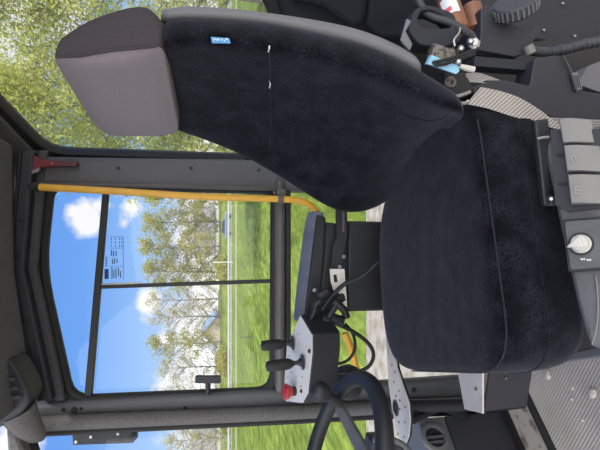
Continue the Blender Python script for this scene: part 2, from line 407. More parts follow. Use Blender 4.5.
# hedge of young bushes under the trees
hm = M['leaf_far']
def bush(x, y, r, h, label, seed):
    GZ = -1.3 + (.6 if y > 79 else 0)
    rnd = random.Random(seed); mb = MB(); vs = []; fs = []
    for i in range(900):
        a = rnd.uniform(0, 2*PI); q = math.sqrt(rnd.random())*r; z = rnd.random()**.8*h*(1-.6*(q/r)**2)
        p = V((x+math.cos(a)*q, y+math.sin(a)*q, GZ+z)); s = rnd.uniform(.1, .25)
        d = V((rnd.gauss(0, 1), rnd.gauss(0, 1), rnd.gauss(0, 1))).normalized(); e_ = d.orthogonal().normalized()
        o = len(vs); vs += [p-d*s, p+e_*s*.7, p+d*s, p-e_*s*.7]; fs.append((o, o+1, o+2, o+3))
    mb.v = vs; mb.f = fs; mb.mi = [0]*len(fs)
    return tag(mb.build('shrub', hm), label, 'shrub')
bush(wx(268, 80), 80, 2.6, 2.4, 'green shrub below the leafy trees near the white marker post', 3)
bush(wx(360, 80), 80, 2.8, 1.9, 'low green shrub in front of the white house with pale roof', 4)
bush(wx(420, 78), 78, 2.4, 1.8, 'low green shrub hidden partly by the front pillar', 5)

# ------------------------------------------------------------------ cab shell
n_in = V((0, -1, 0))
# ceiling (fuzzy headliner)
def ceil_z(x): return CZ + ip([(-1.1, .46), (-.62, .535), (-.14, .60), (.24, .605), (.34, .76), (1.2, .78)], x)
xs = [-.515, -.47, -.4, -.14, .1, .24, .34, .6, 1.15]
rings = []
for x in xs:
    yy = 1.53
    rings.append([V((x, -.15, ceil_z(x))), V((x, .7, ceil_z(x)+.02)), V((x, 1.3, ceil_z(x)+.01)), V((x, yy-.05, ceil_z(x))), V((x, yy, ceil_z(x)+.015)), V((x, yy+.12, ceil_z(x)+.06)), V((x, yy+.12, ceil_z(x)+.12)), V((x, -.15, ceil_z(x)+.12))])
struct(MB().loft(rings).build('ceiling', M['fuzzy'], sharp=50))
# floor
M['mat'] = mat('ribbed_mat', (.42, .385, .35), .9, spec=.1)
nt = M['mat'].node_tree; b = nt.nodes['Principled BSDF']
tc = nt.nodes.new('ShaderNodeTexCoord'); mp = nt.nodes.new('ShaderNodeMapping'); mp.inputs['Rotation'].default_value[2] = math.radians(28)
nt.links.new(tc.outputs['Object'], mp.inputs['Vector'])
mix = nt.nodes.new('ShaderNodeMath'); mix.operation = 'ADD'
for dire in ('X', 'Y'):
    w = nt.nodes.new('ShaderNodeTexWave'); w.bands_direction = dire; w.inputs['Scale'].default_value = 52 if dire == 'X' else 34
    nt.links.new(mp.outputs['Vector'], w.inputs['Vector']); nt.links.new(w.outputs['Fac'], mix.inputs[0 if dire == 'X' else 1])
nz = nt.nodes.new('ShaderNodeTexNoise'); nz.inputs['Scale'].default_value = 7; nt.links.new(tc.outputs['Object'], nz.inputs['Vector'])
mad = nt.nodes.new('ShaderNodeMath'); mad.operation = 'MULTIPLY_ADD'; mad.inputs[1].default_value = .35; nt.links.new(mix.outputs[0], mad.inputs[0]); nt.links.new(nz.outputs['Fac'], mad.inputs[2])
rp = nt.nodes.new('ShaderNodeValToRGB'); rp.color_ramp.elements[0].position = .25; rp.color_ramp.elements[0].color = (.32, .285, .25, 1); rp.color_ramp.elements[1].position = 1; rp.color_ramp.elements[1].color = (.50, .455, .405, 1)
nt.links.new(mad.outputs[0], rp.inputs['Fac']); nt.links.new(rp.outputs['Color'], b.inputs['Base Color'])
bp = nt.nodes.new('ShaderNodeBump'); bp.inputs['Strength'].default_value = .4; bp.inputs['Distance'].default_value = .003
nt.links.new(mix.outputs[0], bp.inputs['Height']); nt.links.new(bp.outputs['Normal'], b.inputs['Normal'])
FZ = 0.0
fl = MB().box((-.05, .85, -.05), (2.1, 1.56, .1)).build('floor', M['strip']); struct(fl)
q = [at(523, 374, z=-1), at(560, 450, z=-1)]
dirn = (q[1]-q[0]).normalized()
a0 = q[0]-dirn*.9; a1 = q[1]+dirn*.5
matp = [a0, a1, V((a1.x, .12, 0)), V((.6, .12, 0)), V((.6, a0.y, 0))]
mp_ = MB().prism([V((p.x, p.y, .0)) for p in matp], (0, 0, .012)).build('floor_mat', M['mat']); tag(mp_, 'ribbed beige-grey rubber floor mat with dirt clumps', 'floor mat')
nrm = V((-dirn.y, dirn.x, 0))
if nrm.y < 0: nrm = -nrm
tag(MB().tube([a0+nrm*.012+V((0, 0, .014)), a1+nrm*.012+V((0, 0, .014))], .014, 10).build('edge_strip', M['rubber']), 'black rubber edge strip along the floor mat', 'edge strip')
for k, (a, b_, s) in enumerate([(548, 375, .011), (593, 393, .012), (572, 388, .005), (571, 399, .004), (582, 420, .004)]):
    p = at(a, b_, z=-.984); mb = MB()
    rnd = random.Random(k); ring = [[p+V((math.cos(i*PI/4)*s*r_*rnd.uniform(.8, 1.2)*1.4, math.sin(i*PI/4)*s*r_*rnd.uniform(.8, 1.2), h_*s-.004)) for i in range(8)] for r_, h_ in ((.8, 0), (1, .4), (.7, .9), (.1, 1.1))]
    tag(mb.loft(ring).build('dirt_clump', M['dirt']), ['pale dirt clump on the mat near the seat cushion', 'largest pale dirt clump, at the edge of the picture', 'tiny pale dirt crumb between the two larger clumps', 'tiny dark-edged crumb beside the middle of the mat', 'tiny crumb on the mat furthest from the seat'][k], 'dirt clump', 'dirt clumps on the floor mat')

# ---- right-hand side window (window_1)
W = [(53, 189), (44.5, 268), (73, 397), (270, 388.5), (271, 194)]
Wo = [(44, 183), (37, 268), (66, 404), (277, 395), (277, 187)]
YG = 1.61
w1 = struct(empty('window_1', at(272, 290, y=YG)), 'side window with black rubber seal beside the yellow rail')
inner = rpoly(pl(W, y=1.58), [.03, .1, .05, .05, .04]); outer = rpoly(pl(Wo, y=1.58), [.05, .12, .07, .06, .06])
MB().ring(outer, inner, (0, .03, 0)).build('window_frame', M['rubber'], w1, bevel=.006)
MB().prism(rpoly(pl(Wo, y=1.612), .05), (0, .005, 0)).build('pane', M['glass'], w1)
bar = lambda pts, y, d: MB().prism([at(a, b_, y=y) for a, b_ in pts], (0, d, 0))
bar([(102, 194), (108, 194), (91, 398), (84, 398)], 1.585, .025).build('upper_bar', M['black'], w1, bevel=.002)
bar([(100, 289), (100, 285.5), (272, 279.5), (272, 283)], 1.59, .018).build('middle_bar', M['black'], w1, bevel=.002)
bar([(97, 287), (97, 284), (140, 282.3), (140, 283.6)], 1.595, .01).build('bar_edge', M['silver'], w1)
lt = MB()
lt.tube([at(208, 394, y=1.56), at(208, 381, y=1.56)], .009, 8); lt.prism(rpoly(pl([(195, 377), (221, 377), (221, 383.5), (195, 383.5)], y=1.55), .006), (0, .02, 0))
lt.build('latch_handle', M['black'], w1)
# printed glass mark
pr = MB(); yp = 1.606
def mark(x0, y0, x1, y1): pr.prism(pl([(x0, y0), (x1, y0), (x1, y1), (x0, y1)], y=yp), (0, .0015, 0))
mark(104.5, 269, 108.5, 279)
for yy in (257, 259, 261, 263, 265): mark(105.5, yy, 107, yy+1.2)
for xx, y0, y1 in ((111.5, 267, 279), (113.5, 270, 278), (115.5, 268, 278.5), (118, 268, 276), (120, 271, 278), (112, 259, 264), (114, 258, 264), (116.5, 258.5, 263), (111, 250, 256), (113, 251, 256.5), (115.5, 250.5, 256)):
    mark(xx, y0, xx+.9, y1)
for xx in (111, 115, 119, 121.5):
    for yy in (238, 241.5, 245): mark(xx, yy, xx+.7, yy+2)
for yy in (236.5, 248, 266): mark(110, yy, 123, yy+.35)
mark(123, 236.5, 123.4, 280)
pr.build('printed_mark', M['print'], w1)

# ---- frame members of the right-hand side
# rear pillar
bp_top = 20
pil = MB()
pp = pl([(18, 156), (18, 184), (290, 191), (480, 195), (480, 160), (290, 160)], y=1.555)
pil.prism(pp, (0, .1, 0))
o = pil.build('trim_1', M['pillar'], bevel=.012, seg=3); struct(o, 'grey pillar between side and rear windows')
struct(bar([(26, 181.5), (26, 184), (274, 188.5), (274, 186)], 1.545, .02).build('trim_2', M['steel'], bevel=.003))
for a, b_ in ((191, 168), (259, 170), (118, 168), (50, 166)):
    screw(o, at(a, b_, y=1.552), n_in, .005, M['black'])
# lower rail
lr = MB()
lr.prism(pl([(276, 178), (276, 395), (285.5, 395), (285.5, 178)], y=1.535), (0, .06, 0))
struct(lr.build('trim_3', M['steel'], bevel=.015, seg=3), 'lower rail under the side window')
struct(bar([(285, 178), (285, 395), (291, 395), (291, 178)], 1.56, .05).build('trim_4', M['black'], bevel=.004))
# upper rail: nested bent strips
def bent(x0, x1, y, d, m_, name, bev=.006):
    f = lambda x: [(x+11, 150), (x, 268), (x+29, 402)]
    a = f(x0); c = f(x1)
    mb = MB().prism(pl(a, y=y)+pl(c[::-1], y=y), (0, d, 0))
    return struct(mb.build(name, m_, bevel=bev))
s5 = bent(9, 23, 1.52, .05, M['panel'], 'trim_5', .006)
bent(18, 38, 1.578, .05, M['rubber'], 'trim_6', .002)
bent(26, 36, 1.55, .03, M['plastic'], 'trim_7', .008)
bent(7, 10.5, 1.51, .05, M['rubber'], 'trim_8', .004)
for a, b_ in ((21, 221), (17, 255), (20, 290), (25, 320), (31, 352), (37, 386)):
    screw(s5, at(a, b_, y=1.495), n_in, .006, M['rubber'])
# front pillar
fp = MB()
fp.prism(pl([(22, 405), (73, 401.5), (300, 389), (470, 377), (470, 402), (300, 411), (22, 425)], y=1.565), (0, .05, 0))
fpo = fp.build('trim_9', M['pillar'], bevel=.015, seg=3); struct(fpo, 'front pillar of the cab')
rr = [at(20, 425, y=1.545), at(100, 421, y=1.545), at(300, 412, y=1.545), at(480, 402, y=1.545)]
struct(MB().tube(rr, [.022, .024, .024, .022], 14, smooth=4).build('trim_10', M['fuzzy']), 'fuzzy rounded cover along the front pillar')
struct(MB().tube([at(40, 433, y=1.56), at(300, 420.5, y=1.56), at(480, 411, y=1.56)], .012, 8).build('trim_11', M['rubber']))
for a, b_, r in ((63, 410, .006), (74, 410.5, .010), (81, 409, .005), (98, 414, .006), (185, 408, .006), (414, 390, .01)):
    screw(fpo, at(a, b_, y=1.563), n_in, r, M['rubber'])
# top cover of the front pillar
cv = MB()
cp_ = [at(25, 418, y=1.44), at(30, 424, y=1.44), at(36, 432, y=1.45), at(42, 437, y=1.46)]
struct(MB().tube([at(18, 410, y=1.42), at(26, 424, y=1.43), at(35, 433, y=1.45), at(43, 437, y=1.47)], [.05, .04, .03, .012], 12, smooth=3).build('trim_12', M['fuzzy']))
struct(bar([(5, 425), (16, 432), (30, 470), (8, 470)], 1.4, .06).build('trim_13', M['fuzzy'], bevel=.01))
struct(bar([(16, 432), (27, 434), (42, 480), (22, 480)], 1.44, .05).build('trim_14', M['rubber'], bevel=.006))
# moulded pod in the front upper corner
pod = empty('vent_pod', at(16, 385, y=1.35), 'black moulded vent pod at the ceiling corner by the front pillar', 'air vent')
MB().prism(rpoly(pl([(-20, 357), (8, 358), (18, 370), (28, 390), (30, 402), (20, 416), (4, 426), (-20, 436)], y=1.38), .02), (0, .10, 0)).build('body', M['panel'], pod, bevel=.015, seg=3)
for i in range(3):
    MB().prism(pl([(-6+2*i, 382+8*i), (14+3*i, 377+9*i), (16+3*i, 381+9*i), (-6+2*i, 387+8*i)], y=1.37), (0, .03, 0)).build('louvre', M['plastic'], pod, bevel=.004)
# mirror bracket plate in the windscreen strip
br = empty('bracket_plate', at(105, 437, y=1.66), 'dark drilled bracket plate beyond the front pillar', 'bracket')
MB().prism(rpoly(pl([(72, 427), (137, 423), (138, 437), (133, 443), (73, 445)], y=1.70), .006), (0, .006, 0)).build('plate', M['plastic'], br)
for a, b_ in ((76, 442), (91, 437), (118, 434)):
    screw(br, at(a, b_, y=1.698), n_in, .005, M['white'], 'rivet')
screw(br, at(131, 433, y=1.698), n_in, .016, M['black'], 'grommet')
MB().box(at(128, 426, y=1.70)+V((0, 0, 0)), (.06, .03, .03)).build('mount', M['plastic'], br)

# lower side pane (window_2) and windscreen (window_4)
w2 = struct(empty('window_2', at(470, 300, y=YG)))
MB().prism(pl([(288, 186), (288, 394), (474, 394), (474, 186)], y=1.612), (0, .005, 0)).build('pane', M['glass'], w2)
struct(MB().box((-.1, 1.6, .01), (2.0, .09, .05)).build('trim_15', M['rubber']), None)
w4 = struct(empty('window_4', (-.8, 1.5, 1.0)))
p0 = at(20, 432, y=1.62); p1 = at(480, 411, y=1.62)
MB().prism([p0, p1, V((-1.35, 1.2, p1.z)), V((-1.35, 1.2, p0.z))], (-.003, .003, 0)).build('pane', M['glass'], w4)

# ---- rear quarter: plane from the pillar to the rear
RP0 = V((.30, 1.62, 0)); RP1 = V((.95, 1.08, 0)); rd = (RP1-RP0).normalized(); rn = V((-rd.y, rd.x, 0))
if rn.y > 0: rn = -rn                       # faces the cab inside
rn = -rn if rn.dot(V((0, 0, 0))-RP0) < 0 else rn
def rq(px, py, off=0): return on_plane(px, py, RP0+rn*off, rn)
w3 = struct(empty('window_3', rq(240, 60)), 'rear quarter window behind the headrest')
Ri = [(47, 153), (250, 160), (285, 60), (262, -2), (228, -60), (-160, -60)]
Ro = [(42, 163), (262, 168), (300, 66), (276, -4), (240, -80), (-176, -66)]
ri = rpoly([rq(*p, .03) for p in Ri], [.06, .05, .05, .05, .03, .03]); ro = rpoly([rq(*p, .03) for p in Ro], [.06]*6)
MB().ring(ro, ri, -rn*.05).build('window_frame', M['rubber'], w3, bevel=.005)
MB().prism(rpoly([rq(*p, .0) for p in Ro], [.06]*6), -rn*.004).build('pane', M['glass_hazy'], w3)
# headliner beside the rear window's sloping top edge
struct(MB().prism([rq(41, 162, .045), rq(-176, -66, .045), rq(-230, 100, .045), rq(-60, 200, .045), rq(20, 200, .045), rq(28, 168, .045)], -rn*.05).build('trim_16', M['fuzzy']))
# rear panels below the window
RWz = [p.z for p in (rq(276, -4), rq(300, 60))]
def rpan(pts, off, d, name, m_, bev=.012): return struct(MB().prism([rq(a, b_, off) for a, b_ in pts], -rn*d).build(name, m_, bevel=bev, seg=3))
rpan([(250, 160), (288, 64), (268, -2), (236, -90), (720, -90), (720, 170)], .0, .04, 'wall_rear', M['rearpanel'])
rpan([(284, -40), (290, 2), (322, 8), (352, 30), (366, 24), (374, -40)], .06, .06, 'wall_rear_shoulder', M['rearpanel'], .02)
rpan([(372, -40), (365, 26), (380, 40), (500, 40), (520, -40)], .045, .045, 'wall_rear_panel', M['rearpanel'], .02)

# ---- yellow grab rail
gb = empty('grab_rail', at(300, 203, y=1.46), 'yellow painted grab rail across the side window', 'grab rail')
MB().tube([at(38, 187, y=1.5), at(120, 191.5, y=1.5), at(200, 196.5, y=1.5), at(277, 199, y=1.5), at(298, 200.5, y=1.5), at(310, 205, y=1.5), at(317, 214, y=1.51), at(323, 235, y=1.53)], .0112, 12, smooth=6).build('tube', M['yellow'], gb)
MB().lathe([(.014, 0), (.014, .02), (.008, .022), (.008, .03)], at(39.5, 187, y=1.5), (0, 0, 1), 12).build('end_cap', M['rubber'], gb)
MB().tube([at(34, 186, y=1.5), at(38, 187, y=1.5)], .012, 10).build('end_bolt', M['silver'], gb)
fb = MB(); fb.lathe([(.017, 0), (.017, .018)], at(283, 199.3, y=1.5), (0, 0, 1), 14); fb.box(at(280, 194, y=1.53), (.03, .06, .03))
fb.build('clamp', M['steel'], gb)
tag(MB().tube([at(345, 333, y=1.5), at(352, 352, y=1.5), at(360, 384, y=1.5)],   .012, 10).build('rail_foot', M['yellow']), 'orange-yellow rail end low behind the joystick box', 'rail')

# ---- emergency hammer on the pillar
hm_ = empty('emergency_hammer', at(50, 163, y=1.54), 'dark red emergency hammer clipped to the grey pillar', 'emergency hammer')
MB().prism(rpoly(pl([(30, 154), (34, 155), (40, 159), (58, 161), (58, 166), (40, 167), (35, 171), (31, 172), (29, 163)], y=1.525), .006), (0, .022, 0)).build('head', M['red'], hm_, bevel=.004)
MB().prism(rpoly(pl([(55, 161), (75, 160.5), (78, 163), (76, 166.5), (55, 166)], y=1.527), .006), (0, .02, 0)).build('handle', mat('dark_red_grip', (.10, .03, .035), .5), hm_, bevel=.005)
MB().prism(pl([(31, 170.5), (35, 170), (40, 167), (38, 172), (32, 173.5)], y=1.523), (0, .022, 0)).build('blade', M['silver'], hm_)
screw(hm_, at(52.5, 163.8, y=1.524), n_in, .004)

# ------------------------------------------------------------------ operator seat
AX = math.radians(15.5)
sf = V((-math.cos(AX), -math.sin(AX), 0)); sr = -sf; sl = V((math.sin(AX), -math.cos(AX), 0))   # forward, rearward, towards the lens
seat = empty('operator_seat', (0.0, .88, FZ), 'black velvet covered operator seat with grey headrest', 'seat')
far_o = [(165, 105), (172, 124), (180, 134), (200, 140), (240, 156), (280, 179), (300, 192), (320, 206), (340, 215), (352, 216.5), (365, 215), (380, 209), (398, 196), (430, 180)]
near_r = [(150, 42), (157, 28), (165, 19), (180, 17), (220, 18), (267, 20.5), (300, 28), (340, 36), (370, 44), (400, 57), (430, 74), (450, 88), (470, 98), (500, 108)]
near_c = [(155, 55), (165, 45), (200, 38), (270, 47), (330, 58), (400, 84), (430, 100), (450, 109), (470, 115), (500, 122)]
shell_o = [(150, 22), (160, 13), (168, 8), (180, 5.5), (200, 4.5), (250, 9.5), (300, 16), (340, 23), (380, 34), (400, 45), (430, 64), (450, 78), (480, 80)]
def pt(y, z, tab): return at(px_of(y, z), ip(tab, px_of(y, z)), y=y)
rings = []; srings = []
zs = [-.50, -.45, -.40, -.35, -.30, -.25, -.20, -.15, -.10, -.05, 0, .04, .065, .08]
for z in zs:
    yf = ip([(-.5, 1.08), (-.3, 1.06), (.09, 1.0)], z); yc = ip([(-.5, .63), (-.3, .64), (.09, .68)], z)
    zn = ip([(-.5, -.392), (-.3, -.285), (-.2, -.2), (.04, .036), (.08, .071)], z)
    Pf = pt(yf, z, far_o); Pc = pt(yc, zn, near_c); Pr = pt(yc+.03, zn, near_r); Ps = pt(yc+.06, zn, shell_o)
    con = ip([(-.5, .05), (-.3, .045), (-.05, .02), (.08, .008)], z)
    R_ = [Pf+sr*.13, Pf+sr*.06-sl*.012, Pf+sr*.015-sl*.004, Pf]
    for t in (.1, .22, .36, .5, .64, .78, .9):
        bol = math.sin(PI*t); R_.append(lerp(Pf, Pc, t)+sr*con*bol**.7*1.0)
    R_ += [Pc, lerp(Pc, Pr, .5)+sl*.004, Pr, Pr+sr*.02-sl*.03, lerp(Pf, Pr, .5)+sr*.10]
    rings.append(R_)
    srings.append([Pr+sl*.003-sr*.006, Pr*.4+Ps*.6+sl*.006, Ps, Ps+sr*.03-sl*.05, lerp(Pf+sr*.15, Ps, .5)+sr*.04, Pf+sr*.17-sl*.0, Pf+sr*.10-sl*.02, lerp(Pf, Pr, .5)+sr*.075])
# rounded top
def shrink(r, k, dz): 
    c = sum(r, V((0, 0, 0)))/len(r); return [c+(p-c)*k+V((0, 0, dz)) for p in r]
rings += [shrink(rings[-1], .93, .012), shrink(rings[-1], .6, .014)]
srings += [shrink(srings[-1], .95, .015), shrink(srings[-1], .6, .018)]
bk = MB().loft(rings).build('backrest', M['velvet'], seat, sub=2)
MB().loft(srings[2:]).build('back_shell', M['shell'], seat, sub=2)
# little blue tag and white threads
def surf(px, py, off=.004):
    """point on the front of the backrest seen at that place"""
    z0 = None; best = None
    for k in range(len(zs)-1):
        for t in range(20):
            z = lerp(zs[k], zs[k+1], t/20); r0 = [lerp(a, b_, t/20) for a, b_ in zip(rings[k], rings[k+1])]
            for i in range(3, 13):
                for u in range(8):
                    p = lerp(r0[i], r0[i+1], u/8); d = p-CAM; dep = d.dot(FW)
                    e_ = (300-450*d.dot(UPV)/dep-px)**2+(225-450*d.x/dep-py)**2
                    if best is None or e_ < best[0]: best = (e_, p)
    p = best[1]; return p+(CAM-p).normalized()*off
tg = [surf(*p) for p in ((211, 37), (229, 38), (230, 43.5), (212, 42.5))]
tgo = MB().prism(tg, (CAM-tg[0]).normalized()*.0015).build('tag', M['tagblue'], bk); tgo['label'] = 'small sky blue sewn tag'
tw = MB()
for a in (213.5, 215.5, 217.5, 221.5, 223.5, 226):
    e_ = .6
    qd = [surf(a, 38.6, .0065), surf(a+1.3, 38.7, .0065), surf(a+1.5, 40.6, .0065), surf(a+.2, 40.4, .0065)]
    tw.prism(qd, (CAM-qd[0]).normalized()*.0006)
tw.build('tag_print', M['white'], bk)
for (a, b_, c, d) in ((269, 46, 268, 51), (269.5, 81, 270, 87)):
    MB().tube([surf(a, b_), surf((a+c)/2+.5, (b_+d)/2, .006), surf(c, d)], .0012, 5).build('thread', M['white'], bk)
MB().tube([surf(270+.0, y_) for y_ in (52, 70, 90, 110, 130, 150)], .0012, 5).build('seam', M['velvet'], bk)

MB().tube(spline([surf(*p_) for p_ in ((398, 113), (415, 118), (430, 120), (445, 117), (455, 112))], 4), .0014, 5).build('bolster_seam', M['velvet_edge'], bk)
# headrest
hf = [(70, 90), (80, 105), (90, 121), (98, 130), (106, 136), (114, 138.5), (165, 139), (178, 134)]
hc = [(40, 61), (57, 57), (80, 56), (110, 50.5), (160, 46)]
hr_ = [(50, 54), (57, 48), (63, 39), (75, 28), (90, 18), (115, 8.5), (138, 2.5), (147, 3), (155, 10), (165, 24)]
rings = []
for z in [.079, .083, .095, .11, .13, .15, .17, .19, .205, .216, .223]:
    zn = ip([(.079, .082), (.11, .108), (.223, .218)], z)
    Pf = pt(.94, z, hf); Pc = pt(.675, zn, hc); Pr = pt(.72, zn, hr_)
    k = .012*math.sin(PI*min(1, max(0, (z-.075)/.15)))
    Rr = [Pf+sr*.07, Pf+sr*.03-sl*.01, Pf+sr*.004, Pf+sl*.012]
    for t in (.25, .45, .65, .85, .96): Rr.append(lerp(Pf, Pc, t)+sf*k)
    Rr += [Pc, lerp(Pc, Pr, .06)+sl*.002, lerp(Pc, Pr, .35)+sl*.010, lerp(Pc, Pr, .75)+sl*.008, Pr, Pr+sr*.01-sl*.04, lerp(Pf, Pr, .5)+sr*.06]
    rings.append(Rr)
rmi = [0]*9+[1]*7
low = [shrink(rings[0], .93, -.006)]
rings = [shrink(low[0], .6, -.002)]+low+rings+[shrink(rings[-1], .95, .006), shrink(rings[-1], .6, .012)]
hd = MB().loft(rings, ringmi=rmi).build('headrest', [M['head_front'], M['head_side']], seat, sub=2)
sm = [r[9]+(CAM-r[9]).normalized()*.0015 for r in rings[3:-2]]
MB().tube(sm, .002, 6).build('seam', M['head_side'], hd)
hp = MB()
for t in (.35, .65):
    p = lerp(rings[3][3], rings[3][9], t)+sr*.05; hp.tube([p+V((0, 0, -.1)), p+V((0, 0, .03))], .007, 8)
hp.build('headrest_post', M['silver'], seat)

# cushion
A = V((-.375, 1.09, 0)); B = V((-.222, .592, 0)); E_ = V((.25, .70, 0)); D_ = V((.09, 1.185, 0))
cA = (A+B+E_+D_)/4
plan = rpoly([A, B, E_, D_], [.15, .09, .1, .235], 6)
def plan_at(k, z, dx=0): return [cA+(p-cA)*k+V((0, 0, CZ+z)) for p in plan]
cr = [plan_at(.85, -.585), plan_at(.95, -.58), plan_at(.985, -.56), plan_at(1.005, -.52), plan_at(1.005, -.47), plan_at(.992, -.44), plan_at(.965, -.425), plan_at(.92, -.420), plan_at(.7, -.417), plan_at(.4, -.417), plan_at(.15, -.418)]
cu = MB().loft(cr).build('seat_cushion', M['velvet'], seat, sub=2)
sc = [p+V((0, 0, .002)) for p in plan_at(.985, -.433)]
MB().tube(sc[6:16], .0015, 6).build('seam', M['velvet_edge'], cu)
sc2 = plan_at(1.003, -.50)
MB().tube(sc2[6:16], .0012, 6).build('side_seam', M['velvet'], cu)
# base under the seat
bs = MB(); rot = Matrix.Rotation(AX, 3, 'Z')
bs.box((.06, .92, .19), (.34, .36, .38), rot)
bs.build('pedestal', M['black'], seat, bevel=.02)
sb = MB(); sb.box((.05, .92, .40), (.38, .40, .045), rot); sb.build('suspension_plate', M['black'], seat, bevel=.01)
# right-hand armrest (beyond the cushion)
pad_a = at(314, 209, y=1.30); 
rings = []
for (px1, py1, px2, py2, t) in [(309.5, 211, 318, 211, 0), (306.5, 216, 319.5, 215, .3), (303, 236, 317, 236, 1), (300, 262, 313, 262, 1), (296.5, 290, 309, 290, 1), (294, 312, 306, 312, 1), (293.5, 322, 304, 322, .9)]:
    u_ = at(px1, py1, y=1.335); v_ = at(px2, py2, y=1.285)
    h = V((0, 0, .018)); wv = V((0, .036, 0))
    rings.append([u_+wv*.2, u_+V((0, -.012, .003)), lerp(u_, v_, .35)+V((0, 0, .012)), lerp(u_, v_, .8)+V((0, -.004, .006)), v_+V((0, 0, -.004)), v_-h, v_-h+V((0, .05, -.002)), u_-h*1.3])
ar = empty('armrest', at(330, 265, y=1.30)); ar.parent = seat; ar.location = V(ar.location)-V(seat.location); ar.matrix_world = Matrix.Translation(at(330, 265, y=1.30))
bpy.context.view_layer.update()
MB().loft(rings).build('pad', M['armpad'], ar, sub=2)
MB().prism(pl([(317, 214), (326, 217), (326, 240), (319, 318), (304, 318), (311, 262)], y=1.283), (0, .05, 0)).build('rail', M['black'], ar, bevel=.006)
MB().prism(pl([(326, 222), (341, 224), (338, 262), (331, 318), (318, 318), (324, 262)], y=1.26), (0, .06, 0)).build('lower_rail', M['black'], ar, bevel=.006)
lv = MB(); lv.prism(rpoly(pl([(336, 195), (347, 195), (348, 236), (345, 250), (345, 262), (338, 270), (331, 268), (333, 246), (337, 236)], y=1.22), .004), (0, .014, 0))
lv.build('recliner_lever', M['black'], ar, bevel=.003)
MB().prism(pl([(342.5, 206), (344.5, 206), (344.5, 232), (342.5, 232)], y=1.215), (0, .01, 0)).build('lever_slot', M['steel'], ar)
for a, b_ in ((343.5, 256.5), (339.5, 266.5), (314.5, 290)): screw(ar, at(a, b_, y=1.213), n_in, .006)
bpl = MB(); bpl.prism(rpoly(pl([(330, 269), (344.5, 269), (347.5, 312), (341, 312), (331, 282)], y=1.205), .003), (0, .006, 0)); bpl.build('bracket', M['beige'], ar)
MB().prism(pl([(333.5, 275), (336.5, 274.5), (337.5, 282), (334.5, 282.5)], y=1.203), (0, .006, 0)).build('bracket_slot', M['rubber'], ar)
MB().prism(pl([(335.5, 293), (338.5, 292.5), (339.5, 301), (336.5, 301.5)], y=1.203), (0, .006, 0)).build('bracket_slot', M['rubber'], ar)
MB().prism(pl([(348, 221), (402, 222), (402, 310), (386, 311), (347, 312)], y=1.235), (0, .10, 0)).build('side_box', M['black'], ar, bevel=.008)
# support brackets below cushion (pale folded sheet and dark cheek)
sb = empty('seat_bracket', (-.3, .94, .3), 'folded steel box bracket under the front of the seat cushion', 'bracket')
pt4 = [at(484, 413.5, y=.90), at(526, 408, y=.90), at(534, 360, y=.90), at(534, 320, y=.90), at(490, 320, y=.90), at(489, 375, y=.90)]
top = [at(484, 413.5, y=.90), at(466, 409, z=at(484, 413.5, y=.90).z-CZ), at(458, 365, z=at(484, 413.5, y=.90).z-CZ), at(455, 320, z=at(484, 413.5, y=.90).z-CZ), at(490, 320, y=.90)]
zt = top[0].z
bxf = MB().prism([V((p.x, .90, p.z)) for p in pt4], (0, .004, 0)); bxf.build('cheek', M['panel'], sb)
MB().prism([V((p.x, p.y, zt)) for p in top], (0, 0, .004)).build('top_plate', M['beige'], sb)
fr_ = MB().prism([top[0], top[1], V((top[1].x, top[1].y, pt4[1].z)), pt4[1]], (.004, 0, 0)); fr_.build('end_plate', M['panel'], sb)
screw(sb, at(476.5, 389, z=zt+.004-CZ), (0, 0, 1), .004, M['metaldirty'], 'screw'); screw(sb, at(505, 378, y=.898), n_in, .003, M['silver'], 'screw')
MB().box((-.24, .95, .18), (.12, .09, .36)).build('foot', M['black'], sb)

# ---- console beside the seat, towards the lens
con = empty('side_console', at(580, 250, y=.63), 'grey plastic control console along the seat side with keys and rotary knob', 'control console')
c0 = V((0, .632, CZ-.512)); 
def cs(s, w, h): return c0 + sf*s + sl*w + V((0, 0, h))    # s forward, w towards the lens, h up
cn_dir = (sl*.07+V((0, 0, -.055))).normalized()           # down the sloping face
cprof = [(.021, -.06), (.023, -.012), (.031, .0), (.04, -.006), (.11, -.062), (.125, -.09), (.125, -.2), (.021, -.2)]
PLN_N = (sl*.055+V((0, 0, .07))).normalized()
PLN_P = cs(0, .04, -.006)
def cpl(px, py, off=0): return on_plane(px, py, PLN_P+PLN_N*off, PLN_N)
rings = []
s_rear = (cpl(575, 132)-c0).dot(sf)
for s, k, dz in [(s_rear, 1, 0), (s_rear+.02, 1, 0), (.05, 1, 0), (.13, 1, -.002), (.17, .95, -.008), (.19, .8, -.02)]:
    rings.append([cs(s, (w+.02)*k-.02, h*1.0+dz) for w, h in cprof])
MB().loft(rings).build('body', M['console'], con, bevel=.006)
MB().prism([cpl(556, 205, .001), cpl(551, 130, .001), cpl(620, 130, .001), cpl(620, 206, .001), cpl(570, 212, .001)], PLN_N*.004).build('key_bed', M['panel'], con)
def key(pts, h, side):
    a = [cpl(*p, .004) for p in pts]
    k = MB(); top_ = [p+PLN_N*h for p in a]
    c_ = sum(top_, V((0, 0, 0)))/4
    w = PLN_N
    r0 = lerp(a[0], a[3], .42)+w*(h-.002); r1 = lerp(a[1], a[2], .42)+w*(h-.002)
    t0 = [lerp(a[0], a[3], .06)+w*(h-.001), lerp(a[1], a[2], .06)+w*(h-.001)]; t3 = [lerp(a[0], a[3], .97)+w*(h-.014), lerp(a[1], a[2], .97)+w*(h-.014)]
    k.loft([[a[0], t0[0], r0, t3[0], a[3]], [a[1], t0[1], r1, t3[1], a[2]]])
    kk = k.build('push_key', M['key'], con, bevel=.002)
    return kk
